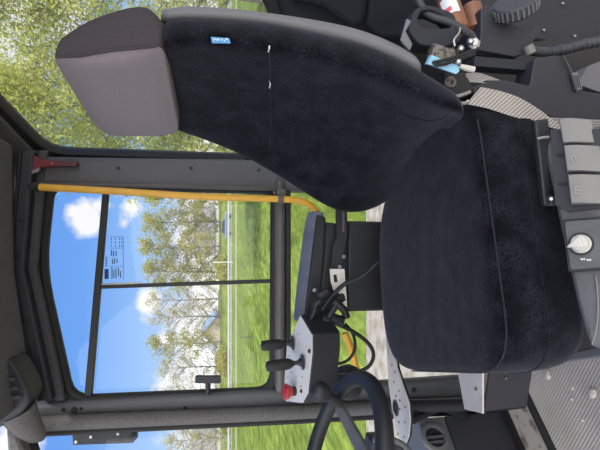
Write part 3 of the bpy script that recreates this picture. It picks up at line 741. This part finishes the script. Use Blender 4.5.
ks = [key([(563, 145), (559, 121), (592, 119), (597, 143)], .014, 0), key([(567, 173), (564, 148), (600, 146), (608, 172)], .016, 0), key([(571, 205), (568, 177), (606, 175), (612, 204)], .016, 0)]
def glyph(kk, pts, w=.0009):
    MB().tube([cpl(*p, .0225) for p in pts], w, 5).build('symbol', M['symbol'], kk)
glyph(ks[1], [(571, 158), (573, 162), (576, 158), (573, 155), (571, 158)], .0006); glyph(ks[2], [(578, 186), (575, 188), (575, 193), (579, 194)], .0006); glyph(ks[2], [(576, 190), (580, 190)], .0006)
for a, b_ in ((561, 155), (563, 184)):
    MB().prism([cpl(a-5, b_-1.5, .0055), cpl(a+4, b_-1.5, .0055), cpl(a+4, b_+1.2, .0055), cpl(a-5, b_+1.2, .0055)], PLN_N*.001).build('slot', M['rubber'], con)
kp = [cpl(565, 222, .003), cpl(602, 219, .003), cpl(606, 268, .003), cpl(571, 271, .003)]
kpo = MB().prism(rpoly(kp, .004), PLN_N*.008).build('knob_plate', M['console'], con, bevel=.0015)
MB().ring(rpoly([p+(p-cpl(586, 245, .003)).normalized()*.003 for p in kp], .004), rpoly(kp, .004), PLN_N*.0085).build('plate_shadow', M['black'], con)  # black ring drawn as the thin shadow around the plate
kc = cpl(581, 244, .011)
kn = MB(); kn.lathe([(.0135, 0), (.0135, .003), (.012, .004), (.0115, .012), (.010, .014), (0, .014)], kc, PLN_N, 24)
kno = kn.build('rotary_knob', M['knob'], kpo)
d1 = (cpl(570, 248, .011)-kc).normalized(); d2 = PLN_N.cross(d1)
MB().prism([kc+d1*.0175+PLN_N*.006, kc+d2*.009-d1*.004+PLN_N*.006, kc-d2*.009-d1*.004+PLN_N*.006][::-1], PLN_N*.012).build('pointer', M['knob'], kno, bevel=.002)
MB().lathe([(.0165, 0), (.0165, .001)], kc, PLN_N, 24).build('collar', M['black'], kpo)
for i, (a, b_) in enumerate(((583.2, 259.3), (589.2, 260))):
    for k in (-2.0, -.3, 1.4):
        p = [cpl(a-.9+0*k, b_+k*.0-0.9+0, .0115)]
    mb = MB()
    for dx in (-2, -.2, 1.6):
        mb.prism([cpl(a+dx*.9-.6, b_-1, .0112), cpl(a+dx*.9+.5, b_-1, .0112), cpl(a+dx*.9+.5, b_+.8, .0112), cpl(a+dx*.9-.6, b_+.8, .0112)], PLN_N*.0004)
    mb.build('legend', M['white'], kpo)
MB().tube([cpl(596, 276, .002), cpl(598, 300, .002), cpl(597, 325, .002), cpl(592, 345, .002)], .0012, 6, smooth=4).build('seam', M['key'], con)
# dark side rail between cushion and console with clips
sr_ = empty('seat_side_rail', at(545, 175, y=.70), 'dark slim rail between cushion side and push keys with small silver latch screw', 'rail')
MB().prism(pl([(535, 120), (549, 118), (556, 206), (545, 206)], y=.628), (0, .012, 0)).build('strip', M['black'], sr_, bevel=.003)
MB().box(at(550.5, 201, y=.625), (.016, .016, .011)).build('latch', M['plastic'], sr_, bevel=.002)
screw(sr_, at(550.5, 199, y=.615), (0, -1, .5), .0035)
MB().tube([at(537, 139, y=.622), at(543, 137.5, y=.62), at(549, 137, y=.618)], .0022, 6).build('clip', M['silver'], sr_)
# door sill trim in front of the console end
struct(MB().prism([at(542, 366, z=-.70), at(546, 359, z=-.70), at(640, 338, z=-.70), at(640, 352, z=-.70)], (0, 0, .02)).build('trim_17', M['ventpanel'], bevel=.003))

# ------------------------------------------------------------------ joystick box
jb = empty('joystick_box', at(320, 360, y=1.2), 'black control box with white face, two joysticks and red stop button', 'control box')
facep = [at(297, 314, y=1.20), at(313, 334, y=1.13), at(313, 352, y=1.12), at(310.5, 394, y=1.12), at(303, 404, y=1.14), at(287, 402, y=1.23), at(284.5, 388, y=1.25), at(285.5, 346, y=1.26)]
fn = (facep[4]-facep[1]).cross(facep[6]-facep[1]).normalized()
if fn.z < 0: fn = -fn
fo = facep[1]
facep = [p-fn*((p-fo).dot(fn)) for p in facep]
def fpt(px, py): return on_plane(px, py, fo, fn)
base = [p+V((0, .01, -.075)) for p in facep]
bod = MB().loft([base, facep]); bod.build('housing', M['black'], jb, bevel=.003)
fc = sum(facep, V((0, 0, 0)))/8
fco = MB().prism([lerp(p, fc, .03) for p in facep], fn*.003).build('face_plate', M['face'], jb)
def joystick(bx, by, tx, ty):
    p = fpt(bx, by); 
    tip = at(tx, ty, y=p.y-.0)
    ax = (tip-p)
    L = ax.length; ax.normalize()
    bo = MB(); bo.lathe([(.020, 0), (.020, .003), (.012, .004), (.011, .008), (.006, .014), (.005, .03)], p+fn*.003, ax, 16)
    j = bo.build('joystick', M['black'], jb)
    MB().lathe([(.006, 0), (.013, .012), (.0145, .02), (.0145, L*.55), (.013, L*.72), (.012, L*.74), (0, L*.75)], p+ax*L*.26, ax, 16).build('grip', M['rubber'], j)
    MB().lathe([(.0055, 0), (.0055, .002), (0, .002)], p+ax*L*1.01, ax, 10).build('top_button', M['ventpanel'], j)
joystick(294, 343, 261.5, 346); joystick(304, 362, 266.5, 366.5)
p = fpt(296, 391); ax = (fn*.6+V((0, 0, .5))).normalized()
es = MB().lathe([(.012, 0), (.012, .014)], p, ax, 16).build('stop_button', M['black'], jb)
MB().lathe([(.012, .012), (.016, .018), (.021, .028), (.020, .032), (.014, .036), (0, .037)], p, ax, 20).build('red_cap', M['redknob'], es)
fm = MB()
for a, b_ in ((290, 356), (294, 352), (297, 352), (300, 344), (292, 372), (297, 377), (303, 377), (289, 377), (302, 386), (295, 330), (299, 334)):
    q_ = fpt(a, b_); fm.lathe([(.0022, 0), (.0022, .0035)], q_, fn, 6)
fm.build('face_marks', M['print'], jb)
screw(jb, fpt(310.5, 351)+fn*.002, fn, .006, M['rubber'], 'plug'); screw(jb, fpt(302.5, 391)+fn*.002, fn, .005, M['rubber'], 'plug')
# arm that carries the box
MB().tube([at(330, 330, y=1.24), at(322, 318, y=1.27), at(312, 300, y=1.30)], .016, 8).build('support_arm', M['black'], jb)
# cables
def cable(pts, r, label, name='cable', m_='rubber', k=6):
    return tag(MB().tube(pts, r, 8, smooth=k).build(name, M[m_]), label, 'cable')
cable([at(322, 310, y=1.2), at(332, 296, y=1.19), at(345, 284, y=1.17), at(362, 276, y=1.15), at(378, 262, y=1.13), at(386, 255, y=1.16)], .006, 'black cable arching from the connectors up to the cushion')
cable([at(332, 322, y=1.2), at(352, 331, y=1.2), at(368, 343, y=1.2), at(373.5, 355, y=1.2), at(368, 367, y=1.2), at(352, 373, y=1.21), at(333, 372, y=1.22)], .0055, 'larger black cable loop beneath the joystick box')
cable([at(345, 324, y=1.22), at(353, 334, y=1.22), at(355, 348, y=1.22), at(350, 358, y=1.22), at(342, 363, y=1.22), at(332, 364, y=1.23)], .0045, 'smaller black cable loop inside the larger one')
cn = empty('cable_connectors', at(322, 312, y=1.2), 'cluster of black cable plugs at the end of the armrest', 'connectors')
for pts, r in (([(314, 306), (321, 300)], .010), ([(310, 322), (314, 312), (316, 302)], .008), ([(326, 322), (331, 313), (338, 302)], .010), ([(322, 318), (334, 323)], .013), ([(334, 300), (344, 310), (347, 318)], .011), ([(318, 296), (328, 291)], .012), ([(330, 318), (343, 322)], .016)):
    MB().tube([at(*p, y=1.19) for p in pts], r, 8).build('plug', M['black'], cn, bevel=.002)
MB().lathe([(.014, 0), (.016, .01), (.012, .03)], at(334, 300, y=1.21), (.3, 0, -1), 12).build('socket', M['rubber'], cn)
# round black pot beneath the box (seen between cables)
tag(MB().lathe([(.02, -.03), (.045, -.02), (.05, 0), (.045, .02), (.0, .022)], at(348, 382, y=1.25), (.2, -.3, 1), 20).build('rubber_boot', M['rubber']), 'black rounded rubber boot under the joystick box', 'rubber boot')
# dark housing between box and pillar
# ------------------------------------------------------------------ perforated plate
pp_ = empty('perforated_plate', at(400, 400, z=-.52), 'pale perforated steel plate with a large hole beside the steering wheel', 'plate')
edge = [(385, 316), (390, 316), (394, 345), (398, 368), (404, 386), (409.5, 402), (411, 420), (409.5, 436), (406, 445), (401, 440), (396, 425), (392.5, 405), (389.5, 385), (388.5, 360)]
pz = [at(a, b_, z=-.52) for a, b_ in edge]
MB().prism(pz, (0, 0, .003)).build('plate', M['beige'], pp_)
MB().prism([p+V((0, 0, -.0061)) for p in pz], (0, 0, .006)).build('underside', M['rubber'], pp_)
def hole(px, py, r): return MB().lathe([(r, 0), (r, .0012)], at(px, py, z=-.517), (0, 0, 1), 14)
ho = hole(395.5, 408, .018).build('large_hole', M['rubber'], pp_)
MB().lathe([(.024, 0), (.0235, .0008)], at(395.8, 407.8, z=-.517), (0, 0, 1), 18).build('hole_rim', M['steel'], pp_)
hs = MB()
for a, b_ in ((394, 382), (399, 391), (396, 396), (400, 400.5), (405, 407), (400, 409), (399, 422), (405, 422), (398, 434), (404, 437), (392, 365), (395, 372)):
    hs.add(hole(a, b_, .0035).v, hole(a, b_, .0035).f)
hs.build('small_holes', M['metaldirty'], pp_)
MB().tube([at(402, 425, z=-.526), V((at(402, 425, z=-.526).x, at(402, 425, z=-.526).y+.1, .3)), V((-.72, 1.5, .05))], .012, 8).build('stay', M['black'], pp_)

# tube at the foot of the front pillar
tag(MB().tube([at(400, 406.5, y=1.28), at(470, 404.5, y=1.28)], .0195, 16).build('steel_tube', M['black']), 'black steel tube running down the front pillar into the seat bracket', 'tube')
# heater box with air vent
hb = empty('heater_box', V((-.75, 1.4, 0)), 'grey heater box with round air vent low beside the front pillar', 'heater')
ha = at(503, 411, z=-1.0); hb_ = at(520, 450, z=-1.0); hdv = (hb_-ha).normalized(); hn = V((-hdv.y, hdv.x, 0))
if hn.y > 0: hn = -hn
h1 = ha; h2 = ha+hdv*.42
def hq(px, py, off=0): return on_plane(px, py, ha+hn*off, hn)
ztop = hq(416, 412).z; zmid = hq(443, 412).z
def vq(p, z): return V((p.x, p.y, z))
back = -hn*.16
MB().prism([vq(h1, 0), vq(h2, 0), vq(h2, zmid), vq(h1, zmid)], back).build('lower_panel', M['panel'], hb, bevel=.004)
MB().prism([vq(h1, zmid)+hn*.0, vq(h2, zmid), vq(h2, ztop), vq(h1, ztop)], back).build('vent_panel', M['ventpanel'], hb, bevel=.006)
vc = hq(434, 438)
vt = MB(); vt.lathe([(.046, 0), (.048, .008), (.044, .014), (.034, .016), (.031, .010), (.031, .002)], vc, hn, 28); vto = vt.build('air_vent', M['ventpanel'], hb)
MB().lathe([(.031, .001), (.031, .004), (0, .004)], vc, hn, 24).build('vent_core', M['rubber'], vto)
a1_ = hn.cross(V((0, 0, 1)))
MB().box(vc+hn*.008, (.003, .012, .06), Matrix((a1_, hn, V((0, 0, 1)))).transposed() @ Matrix.Rotation(.5, 3, 'Z')).build('vent_vane', M['console'], vto)
MB().box(vc+hn*.008+a1_*.016, (.003, .012, .05), Matrix((a1_, hn, V((0, 0, 1)))).transposed() @ Matrix.Rotation(.5, 3, 'Z')).build('vent_vane', M['console'], vto)
tag(MB().prism([vq(ha, .0)-V((0, 0, 0))+hdv*-.02+hn*.03, vq(h2, 0)+hn*.03, vq(h2, 0)+hn*.012, vq(ha, 0)+hn*.012], (0, 0, .012)).build('door_seal', M['rubber']), 'black seal at the base of the heater box', 'seal')

# ------------------------------------------------------------------ steering wheel
swc = V((-.478, .85, CZ-.238)); tl = math.radians(20)
sn = V((math.sin(tl), 0, math.cos(tl))); s1 = V((math.cos(tl), 0, -math.sin(tl))); s2 = V((0, 1, 0))
swh = empty('steering_wheel', (swc.x, swc.y, 0), 'black steering wheel with spinner knob beside the joystick box', 'steering wheel')
SR = .176
pts = [swc+s1*SR*math.cos(a)+s2*SR*math.sin(a) for a in [2*PI*i/48 for i in range(48)]]
rim = MB(); rings = []
for i, p in enumerate(pts):
    d = (p-swc).normalized(); rings.append([p+d*.0165*math.cos(b_)+sn*.0165*math.sin(b_) for b_ in [2*PI*k/14 for k in range(14)]])
rings.append(rings[0]); rim.loft(rings, cap=False).build('rim', M['black'], swh)
hub = swc-sn*.075+V((-.02, 0, 0))
MB().lathe([(.035, -.03), (.035, .0), (.03, .012), (0, .015)], hub, sn, 24).build('hub', M['plastic'], swh)
for k, a in enumerate((math.radians(62), math.radians(182), math.radians(302))):
    d = s1*math.cos(a)+s2*math.sin(a); e1 = swc+d*(SR-.005); sd = sn.cross(d)
    r0 = [hub+d*.03+sd*.018, hub+d*.03-sd*.018, hub+d*.03-sd*.018-sn*.015, hub+d*.03+sd*.018-sn*.015]
    r1 = [e1+sd*.013, e1-sd*.013, e1-sd*.013-sn*.012, e1+sd*.013-sn*.012]
    MB().loft([r0, r1]).build('spoke', M['console'], swh, bevel=.003)
a = math.radians(40); kd = s1*math.cos(a)+s2*math.sin(a); kp0 = swc+kd*(SR-.0)
kp0 = at(337, 402, y=kp0.y)
kt = at(316, 389, y=kp0.y-.02); kax = (kt-kp0).normalized()
sk = MB().lathe([(.011, -.01), (.011, .02), (.009, .03), (.014, .034), (.021, .046), (.0225, .056), (.019, .068), (.011, .076), (0, .078)], kp0, kax, 20).build('spinner_knob', M['black'], swh)
MB().tube([swc-sn*.05, V((swc.x-.08, swc.y, .5)), V((swc.x-.16, swc.y, 0.0))], .035, 14).build('column', M['plastic'], swh)
# instrument cowl
dsh = empty('instrument_cowl', at(395, 452, y=1.0), 'grey instrument cowl at the picture edge beneath the steering wheel', 'dashboard')
MB().tube([at(373, 440, y=1.02), at(384, 438, y=1.01), at(396, 441, y=1.0), at(406, 447, y=.99), at(414, 458, y=.98)], .007, 10, smooth=4).build('hood', M['ventpanel'], dsh)
MB().prism(pl([(372, 441), (385, 440), (396, 443), (405, 449), (414, 460), (414, 520), (360, 520)], y=1.02), (0, .05, 0)).build('body', M['plastic'], dsh, bevel=.005)
for a, b_ in ((382, 447), (388, 449), (394, 452)): MB().box(at(a, b_, y=1.012), (.006, .01, .01)).build('indicator', M['ventpanel'], dsh)

# ------------------------------------------------------------------ things behind / beside the backrest (top right of the picture)
# dark support mass
rb = empty('rear_housing', at(520, 40, y=.95), 'dark moulded rear housing with silver screws behind the filler cap', 'housing')
MB().prism(rpoly([at(470, 20, y=1.0), at(505, -60, y=1.0), at(640, -60, y=1.0), at(640, 40, y=1.0), at(566, 46, y=1.0), at(535, 40, y=1.0)], .02), (0, .05, 0)).build('panel', M['rearpanel'], rb, bevel=.008)
for a, b_ in ((543.5, 30), (574.5, 36), (562.5, 3.5)): screw(rb, at(a, b_, y=.995), (-.3, -1, .2), .0035, M['silver'], 'screw')
# belt anchor housing (dark moulded)
ah = empty('belt_housing', at(560, 95, y=.74), 'large black moulded seat belt housing above the webbing', 'belt housing')
MB().prism(rpoly(pl([(470, 88), (486, 80), (505, 80), (530, 86), (535, 58), (556, 55), (568, 60), (577, 78), (583, 91), (640, 99), (640, 120), (560, 119), (522, 108), (480, 102)], y=.74), .006), (0, .05, 0)).build('cover', M['panel'], ah, bevel=.007, seg=3)
MB().prism(pl([(571, 73), (578, 72), (583, 89), (576, 91)], y=.735), (0, .004, 0)).build('label', M['shell'], ah, bevel=.001)
ls = MB()
for k in range(3): ls.prism(pl([(573+2.1*k, 75), (574+2.1*k, 75), (577.5+2.0*k, 88), (576.5+2*k, 88)], y=.734), (0, .001, 0))
ls.build('label_print', M['plastic'], ah)
MB().tube(pl([(563, 56), (570, 70), (574, 84), (577, 92)], y=.735), .002, 8, smooth=4).build('edge', M['plastic'], ah)
# pale slanted trim at the far right edge
tag(MB().prism(pl([(577, 84), (588, 66), (640, 46), (640, 100), (600, 92)], y=.86), (0, .03, 0)).build('sill_cover', M['shell']), 'grey slanted plate behind the seat belt housing', 'plate')
# webbing of the seat belt
def ribbon(pairs, th, name, m_, parent):
    rings = []
    for (a, b_) in pairs:
        n = (b_-a).cross(V((1, 0, 0))); n = n.normalized() if n.length else V((0, 0, 1))
        n = (CAM-(a+b_)/2).normalized()
        rings.append([a+n*th, b_+n*th, b_, a])
    return MB().loft(rings).build(name, m_, parent)
stripes(M['web'], 'DIAGONAL', 75, (.26, .24, .22), (.47, .435, .40), .5)
M['web_shaded'] = mat('shaded_webbing', (.2, .19, .18), .9); stripes(M['web_shaded'], 'X', 60, (.15, .145, .14), (.3, .285, .27), .5)  # same strap, its shaded back side painted as darker webbing
sbt = empty('seat_belt', at(530, 112, y=.70), 'pale ribbed seat belt webbing twisting beside the push keys', 'seat belt')
def rib(tab, name, m_, dy=0):
    prs = []
    up = [V((a, b_, 0)) for a, b_, c, d, e_, f in tab]; lo = [V((c, d, 0)) for a, b_, c, d, e_, f in tab]
    dep = [V((e_, f, 0)) for a, b_, c, d, e_, f in tab]
    up = spline(up, 5); lo = spline(lo, 5); dep = spline(dep, 5)
    return ribbon([(at(u.x, u.y, y=d.x), at(l.x, l.y, y=d.y)) for u, l, d in zip(up, lo, dep)], .0025, name, m_, sbt)
rib([(481, 87, 466, 104, .70, .70), (500, 91, 486, 108, .70, .695), (520, 98, 508, 115, .70, .69), (540, 110, 532, 122, .70, .69), (556, 122, 553, 128, .695, .69), (570, 129, 569, 131.5, .69, .692), (600, 134, 600, 137, .69, .69), (630, 139, 630, 142, .69, .69)], 'webbing', M['web'])
rib([(548, 117, 556, 125, .71, .705), (565, 118.5, 570, 129, .71, .70), (582, 119, 585, 132, .71, .70), (600, 119.5, 602, 134.5, .71, .70), (630, 121, 632, 138, .71, .70)], 'webbing_return', M['web_shaded'])
rib([(466, 73, 465, 82, .76, .74), (480, 73, 482, 83, .76, .74), (500, 80, 502, 86, .76, .75)], 'webbing_stub', M['web'])
lk = MB(); lk.tube(pl([(447, 98), (449, 102), (464, 103.5), (468, 101)], y=.69), .0035, 8, smooth=4); lk.tube(pl([(449, 97), (459, 96), (470, 92)], y=.70), .0035, 8, smooth=4)
lk.build('anchor_link', M['silver'], sbt)
MB().prism(pl([(442, 72), (465, 72), (476, 90), (466, 98), (444, 97)], y=.735), (0, .03, 0)).build('anchor_plate', M['black'], sbt, bevel=.004)
MB().lathe([(.010, 0), (.010, .006), (.005, .006), (.005, .002), (0, .002)], at(450, 82, y=.73), (-.3, -1, .3), 14).build('anchor_bolt', M['metaldirty'], sbt)
# seat adjuster loop (dark strap-like frame)
lp = empty('adjuster_handle', at(420, 35, y=.72), 'dark grey looped adjuster handle at the side of the backrest', 'handle')
MB().ring(rpoly(pl([(400, 38), (406, 18), (420, 14), (444, 22), (452, 48), (432, 56), (410, 52)], y=.74), .01), rpoly(pl([(408, 30), (412, 20), (422, 19), (438, 26), (442, 36), (430, 37), (414, 36)], y=.74), .006), (0, -.035, 0)).build('loop', M['rearpanel'], lp, bevel=.003)
MB().prism(pl([(400.5, 40), (407, 18), (412, 21), (406, 31), (413, 44), (410, 51)], y=.705), (0, .004, 0)).build('rim_face', M['shell'], lp, bevel=.002)
MB().prism(pl([(404, 20), (450, 20), (456, 52), (412, 50)], y=.77), (0, .03, 0)).build('backing', M['black'], lp)
# copper canister
cp0 = empty('copper_canister', at(450, 15, y=.80), 'copper brown canister with white label at the picture top', 'canister')
ca = at(459, 33, y=.80); cb = at(440, -22, y=.86); cax = (cb-ca).normalized()
MB().lathe([(.012, 0), (.019, .004), (.0215, .012), (.0215, .10), (.018, .11), (0, .112)], ca, cax, 20).build('can', M['copper'], cp0)
n_ = (CAM-ca).normalized(); side = cax.cross(n_).normalized(); n_ = side.cross(cax).normalized()
if n_.dot(CAM-ca) < 0: n_ = -n_
lab = []
def lbl(w0, w1, h0, h1, off, name, m_):
    rr_ = .0215+off; rings = []
    for h in (h0, h1):
        rings.append([ca+cax*h+(n_*math.cos(w)+side*math.sin(w))*rr_ for w in [w0+(w1-w0)*k/6 for k in range(7)]]+[ca+cax*h+(n_*math.cos(w)+side*math.sin(w))*(rr_-.0012) for w in [w1+(w0-w1)*k/6 for k in range(7)]])
    return MB().loft(rings).build(name, m_, cp0)
lbl(-.75, .75, .034, .075, .0006, 'label', M['white']); lbl(-.5, .1, .04, .05, .001, 'label_mark', M['pink'])
tag(MB().tube([at(476, 31, y=.83), at(472, 8, y=.85)], [.020, .020], 16).build('copper_pipe', M['copper']), 'short copper brown pipe between canister and filler cap', 'pipe')
# filler tank and cap
fk = empty('filler_tank', at(505, 45, y=.80), 'black filler tank with large ridged screw cap', 'tank')
MB().prism(rpoly(pl([(481, 8), (488, 4), (500, 20), (530, 30), (536, 24), (542, 30), (524, 54), (515, 57), (478, 50), (481, 34)], y=.80), .006), (0, .08, 0)).build('tank', M['panel'], fk, bevel=.012, seg=3)
capc = at(513, 16, y=.80); cax2 = (at(523, -14, y=.76)-capc).normalized(); cax2 = V((.55, -.45, .45)).normalized()
MB().lathe([(.034, 0), (.038, .004), (.0405, .006), (.0405, .024), (.037, .027), (0, .027)], capc+V((0, -.01, 0)), cax2, 40).build('cap', M['plastic'], fk)
rg = MB(); o1 = cax2.orthogonal().normalized(); o2 = cax2.cross(o1)
for k in range(28):
    w = 2*PI*k/28; d = o1*math.cos(w)+o2*math.sin(w); t_ = cax2.cross(d)
    rg.box(capc+V((0, -.01, 0))+cax2*.015+d*.041, (.004, .003, .017), Matrix((d, t_, cax2)).transposed())
rg.build('cap_ridges', M['shell'], fk)
MB().prism(rpoly(pl([(475, 56), (528, 60.5), (531, 67), (525, 70), (474, 66)], y=.76), .003), (0, .03, 0)).build('base_bar', M['rearpanel'], fk, bevel=.003)
tag(MB().lathe([(.006, 0), (.007, .004), (.004, .012)], at(526, 73, y=.77), (-.3, -1, .2), 10).build('bolt', M['metaldirty']), 'small bolt beneath the filler tank bar', 'bolt')
# black hose
tag(MB().tube([at(417, -8, y=.72), at(421, 6, y=.72), at(432, 16, y=.715), at(450, 22, y=.71), at(463, 30, y=.71), at(472, 36, y=.715), at(474, 45, y=.72)], .0065, 12, smooth=6).build('hose', M['plastic']), 'smooth black hose curving in front of the copper canister', 'hose')
tag(MB().lathe([(.007, 0), (.010, .003), (.010, .011), (.005, .013), (.005, .02)], at(474, 45, y=.715), (-.2, -1, .5), 6).build('hose_fitting', M['silver']), 'silver hose nut at the end of the black hose', 'fitting')
# switch block with pale blue sticker
sw = empty('switch_block', at(445, 58, y=.69), 'small metal switch block with pale blue sticker and wires', 'switch')
fpts = pl([(434, 43), (455, 49.5), (458, 63), (431.5, 57)], y=.685)
MB().prism(fpts, (.01, .03, -.006)).build('block', M['metaldirty'], sw, bevel=.0015)
stk = pl([(432, 55), (459, 66), (459.5, 71), (456, 74), (427.5, 64)], y=.683); MB().prism(stk, (.004, .012, -.001)).build('sticker', M['blue'], sw)
for pts in ([(433, 61), (437, 65), (448, 63), (462, 58), (475, 54)], [(436, 62), (444, 60), (456, 57), (474, 50)], [(446, 64), (456, 60), (468, 56), (478, 48)]):
    MB().tube([at(*p, y=.678) for p in pts], .0028, 6, smooth=4).build('wire', M['rubber'], sw)
MB().tube([at(455, 46, y=.69), at(454, 40, y=.69), at(459, 33, y=.695), at(460, 28, y=.70)], .0018, 6, smooth=4).build('thin_wire', M['silver'], sw)
for a, b_, r in ((460.5, 49, .005), (458, 62, .005), (470, 42, .005)): MB().lathe([(r, 0), (r*1.2, .003), (r*.6, .008)], at(a, b_, y=.682), (-.2, -1, .4), 8).build('nut', M['silver'], sw)
MB().tube([at(460, 66, y=.68), at(466, 68, y=.68), at(474, 69.5, y=.68)], [.0035, .005, .005], 8).build('brass_stub', M['knob'], sw)
# corrugated hose
ch = empty('corrugated_hose', at(565, 48, y=.80), 'grey corrugated hose leading from the filler tank to the picture edge', 'hose')
cl = spline([at(528, 50, y=.80), at(545, 52, y=.80), at(565, 49, y=.80), at(585, 44, y=.80), at(610, 40, y=.80), at(640, 36, y=.80)], 20)
rs = [.0095 + (.0022*math.sin(k*1.45) if k > 22 else 0) for k in range(len(cl))]
MB().tube(cl, rs, 12).build('tube', M['plastic'], ch)
MB().tube([at(527.5, 46, y=.795), at(531, 54, y=.795)], .0105, 12).build('clamp', M['key'], ch)
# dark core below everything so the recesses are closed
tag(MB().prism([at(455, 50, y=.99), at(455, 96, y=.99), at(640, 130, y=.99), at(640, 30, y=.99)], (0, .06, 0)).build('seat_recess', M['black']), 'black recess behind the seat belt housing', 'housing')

# ------------------------------------------------------------------ light
world = bpy.data.worlds.new('sky'); scn.world = world; world.use_nodes = True
nt = world.node_tree; bg = nt.nodes['Background']
tc = nt.nodes.new('ShaderNodeTexCoord'); sx = nt.nodes.new('ShaderNodeSeparateXYZ'); nt.links.new(tc.outputs['Generated'], sx.inputs[0])
rp = nt.nodes.new('ShaderNodeValToRGB'); e = rp.color_ramp.elements
e[0].position = 0; e[0].color = (.62, .78, 1.0, 1); e[1].position = .5; e[1].color = (.11, .30, .86, 1)
k = e.new(.12); k.color = (.36, .60, 1.0, 1); k = e.new(.26); k.color = (.17, .40, .93, 1)
nt.links.new(sx.outputs['Z'], rp.inputs['Fac'])
def vmath(op, a=None, b_=None):
    n = nt.nodes.new('ShaderNodeVectorMath'); n.operation = op
    if a is not None: nt.links.new(a, n.inputs[0])
    if b_ is not None: n.inputs[1].default_value = b_
    return n
def fm_(op, a, b_=None, clamp=False):
    n = nt.nodes.new('ShaderNodeMath'); n.operation = op; n.use_clamp = clamp
    for i, q in enumerate((a, b_)):
        if q is None: continue
        if isinstance(q, (int, float)): n.inputs[i].default_value = q
        else: nt.links.new(q, n.inputs[i])
    return n.outputs[0]
nz = nt.nodes.new('ShaderNodeTexNoise'); nz.inputs['Scale'].default_value = 11; nz.inputs['Detail'].default_value = 7; nz.inputs['Roughness'].default_value = .6
nt.links.new(tc.outputs['Generated'], nz.inputs['Vector'])
clouds = None
for (px, py, rad, amp) in [(88, 216, .055, .95), (76, 212, .03, .8), (98, 205, .04, .8), (132, 208, .045, .7), (124, 222, .025, .5), (150, 300, .035, .9), (146, 297, .03, .6), (163, 340, .03, .9), (165, 400, .05, .5), (10, -10, .2, .8), (40, 70, .12, .5), (15, 440, .06, .9)]:
    d = ray(px, py).normalized()
    dist = vmath('DISTANCE', tc.outputs['Generated'], d).outputs['Value']
    v = fm_('MULTIPLY', fm_('SUBTRACT', 1.0, fm_('DIVIDE', dist, rad), True), amp*1.6)
    clouds = v if clouds is None else fm_('MAXIMUM', clouds, v)
bank = fm_('MULTIPLY', fm_('SUBTRACT', 1.0, fm_('DIVIDE', sx.outputs['Z'], .15), True), 1.5)
clouds = fm_('MAXIMUM', clouds, bank)
cl_ = fm_('MULTIPLY', fm_('SUBTRACT', fm_('ADD', clouds, fm_('MULTIPLY', fm_('SUBTRACT', nz.outputs['Fac'], .5), 2.6)), .32), 1.8, True)
mxc = nt.nodes.new('ShaderNodeMix'); mxc.data_type = 'RGBA'; mxc.inputs['B'].default_value = (1.0, 1.0, 1.02, 1)
nt.links.new(cl_, mxc.inputs['Factor']); nt.links.new(rp.outputs['Color'], mxc.inputs['A'])
# unseen bright cloud cover added behind the viewer to whiten the cab light
nz2 = nt.nodes.new('ShaderNodeTexNoise'); nz2.inputs['Scale'].default_value = 3; nz2.inputs['Detail'].default_value = 5
nt.links.new(tc.outputs['Generated'], nz2.inputs['Vector'])
cover = fm_('MULTIPLY', fm_('SUBTRACT', fm_('MULTIPLY', sx.outputs['Y'], -1.0), .05), 3.0, True)
cover = fm_('MULTIPLY', cover, fm_('MULTIPLY_ADD' if False else 'ADD', fm_('MULTIPLY', nz2.outputs['Fac'], 1.2), .25), True)
mx3 = nt.nodes.new('ShaderNodeMix'); mx3.data_type = 'RGBA'; mx3.inputs['B'].default_value = (2.75, 2.72, 2.75, 1)
nt.links.new(cover, mx3.inputs['Factor']); nt.links.new(mxc.outputs['Result'], mx3.inputs['A'])
nt.links.new(mx3.outputs['Result'], bg.inputs['Color']); bg.inputs['Strength'].default_value = 1.0
sun_d = bpy.data.lights.new('sun', 'SUN'); sun = bpy.data.objects.new('sun', sun_d); COL.objects.link(sun)
sun_d.energy = 3.6; sun_d.angle = math.radians(.6); sun_d.color = (1, .95, .86)
sd = V((.42, -.24, .95)).normalized()      # towards the sun
sun.rotation_euler = sd.to_track_quat('Z', 'Y').to_euler()
vs_ = scn.view_settings; vs_.view_transform = 'Standard'; vs_.look = 'None'; vs_.exposure = 0; vs_.gamma = 1; vs_.use_curve_mapping = False
scn.cycles.max_bounces = 10; scn.cycles.transparent_max_bounces = 24
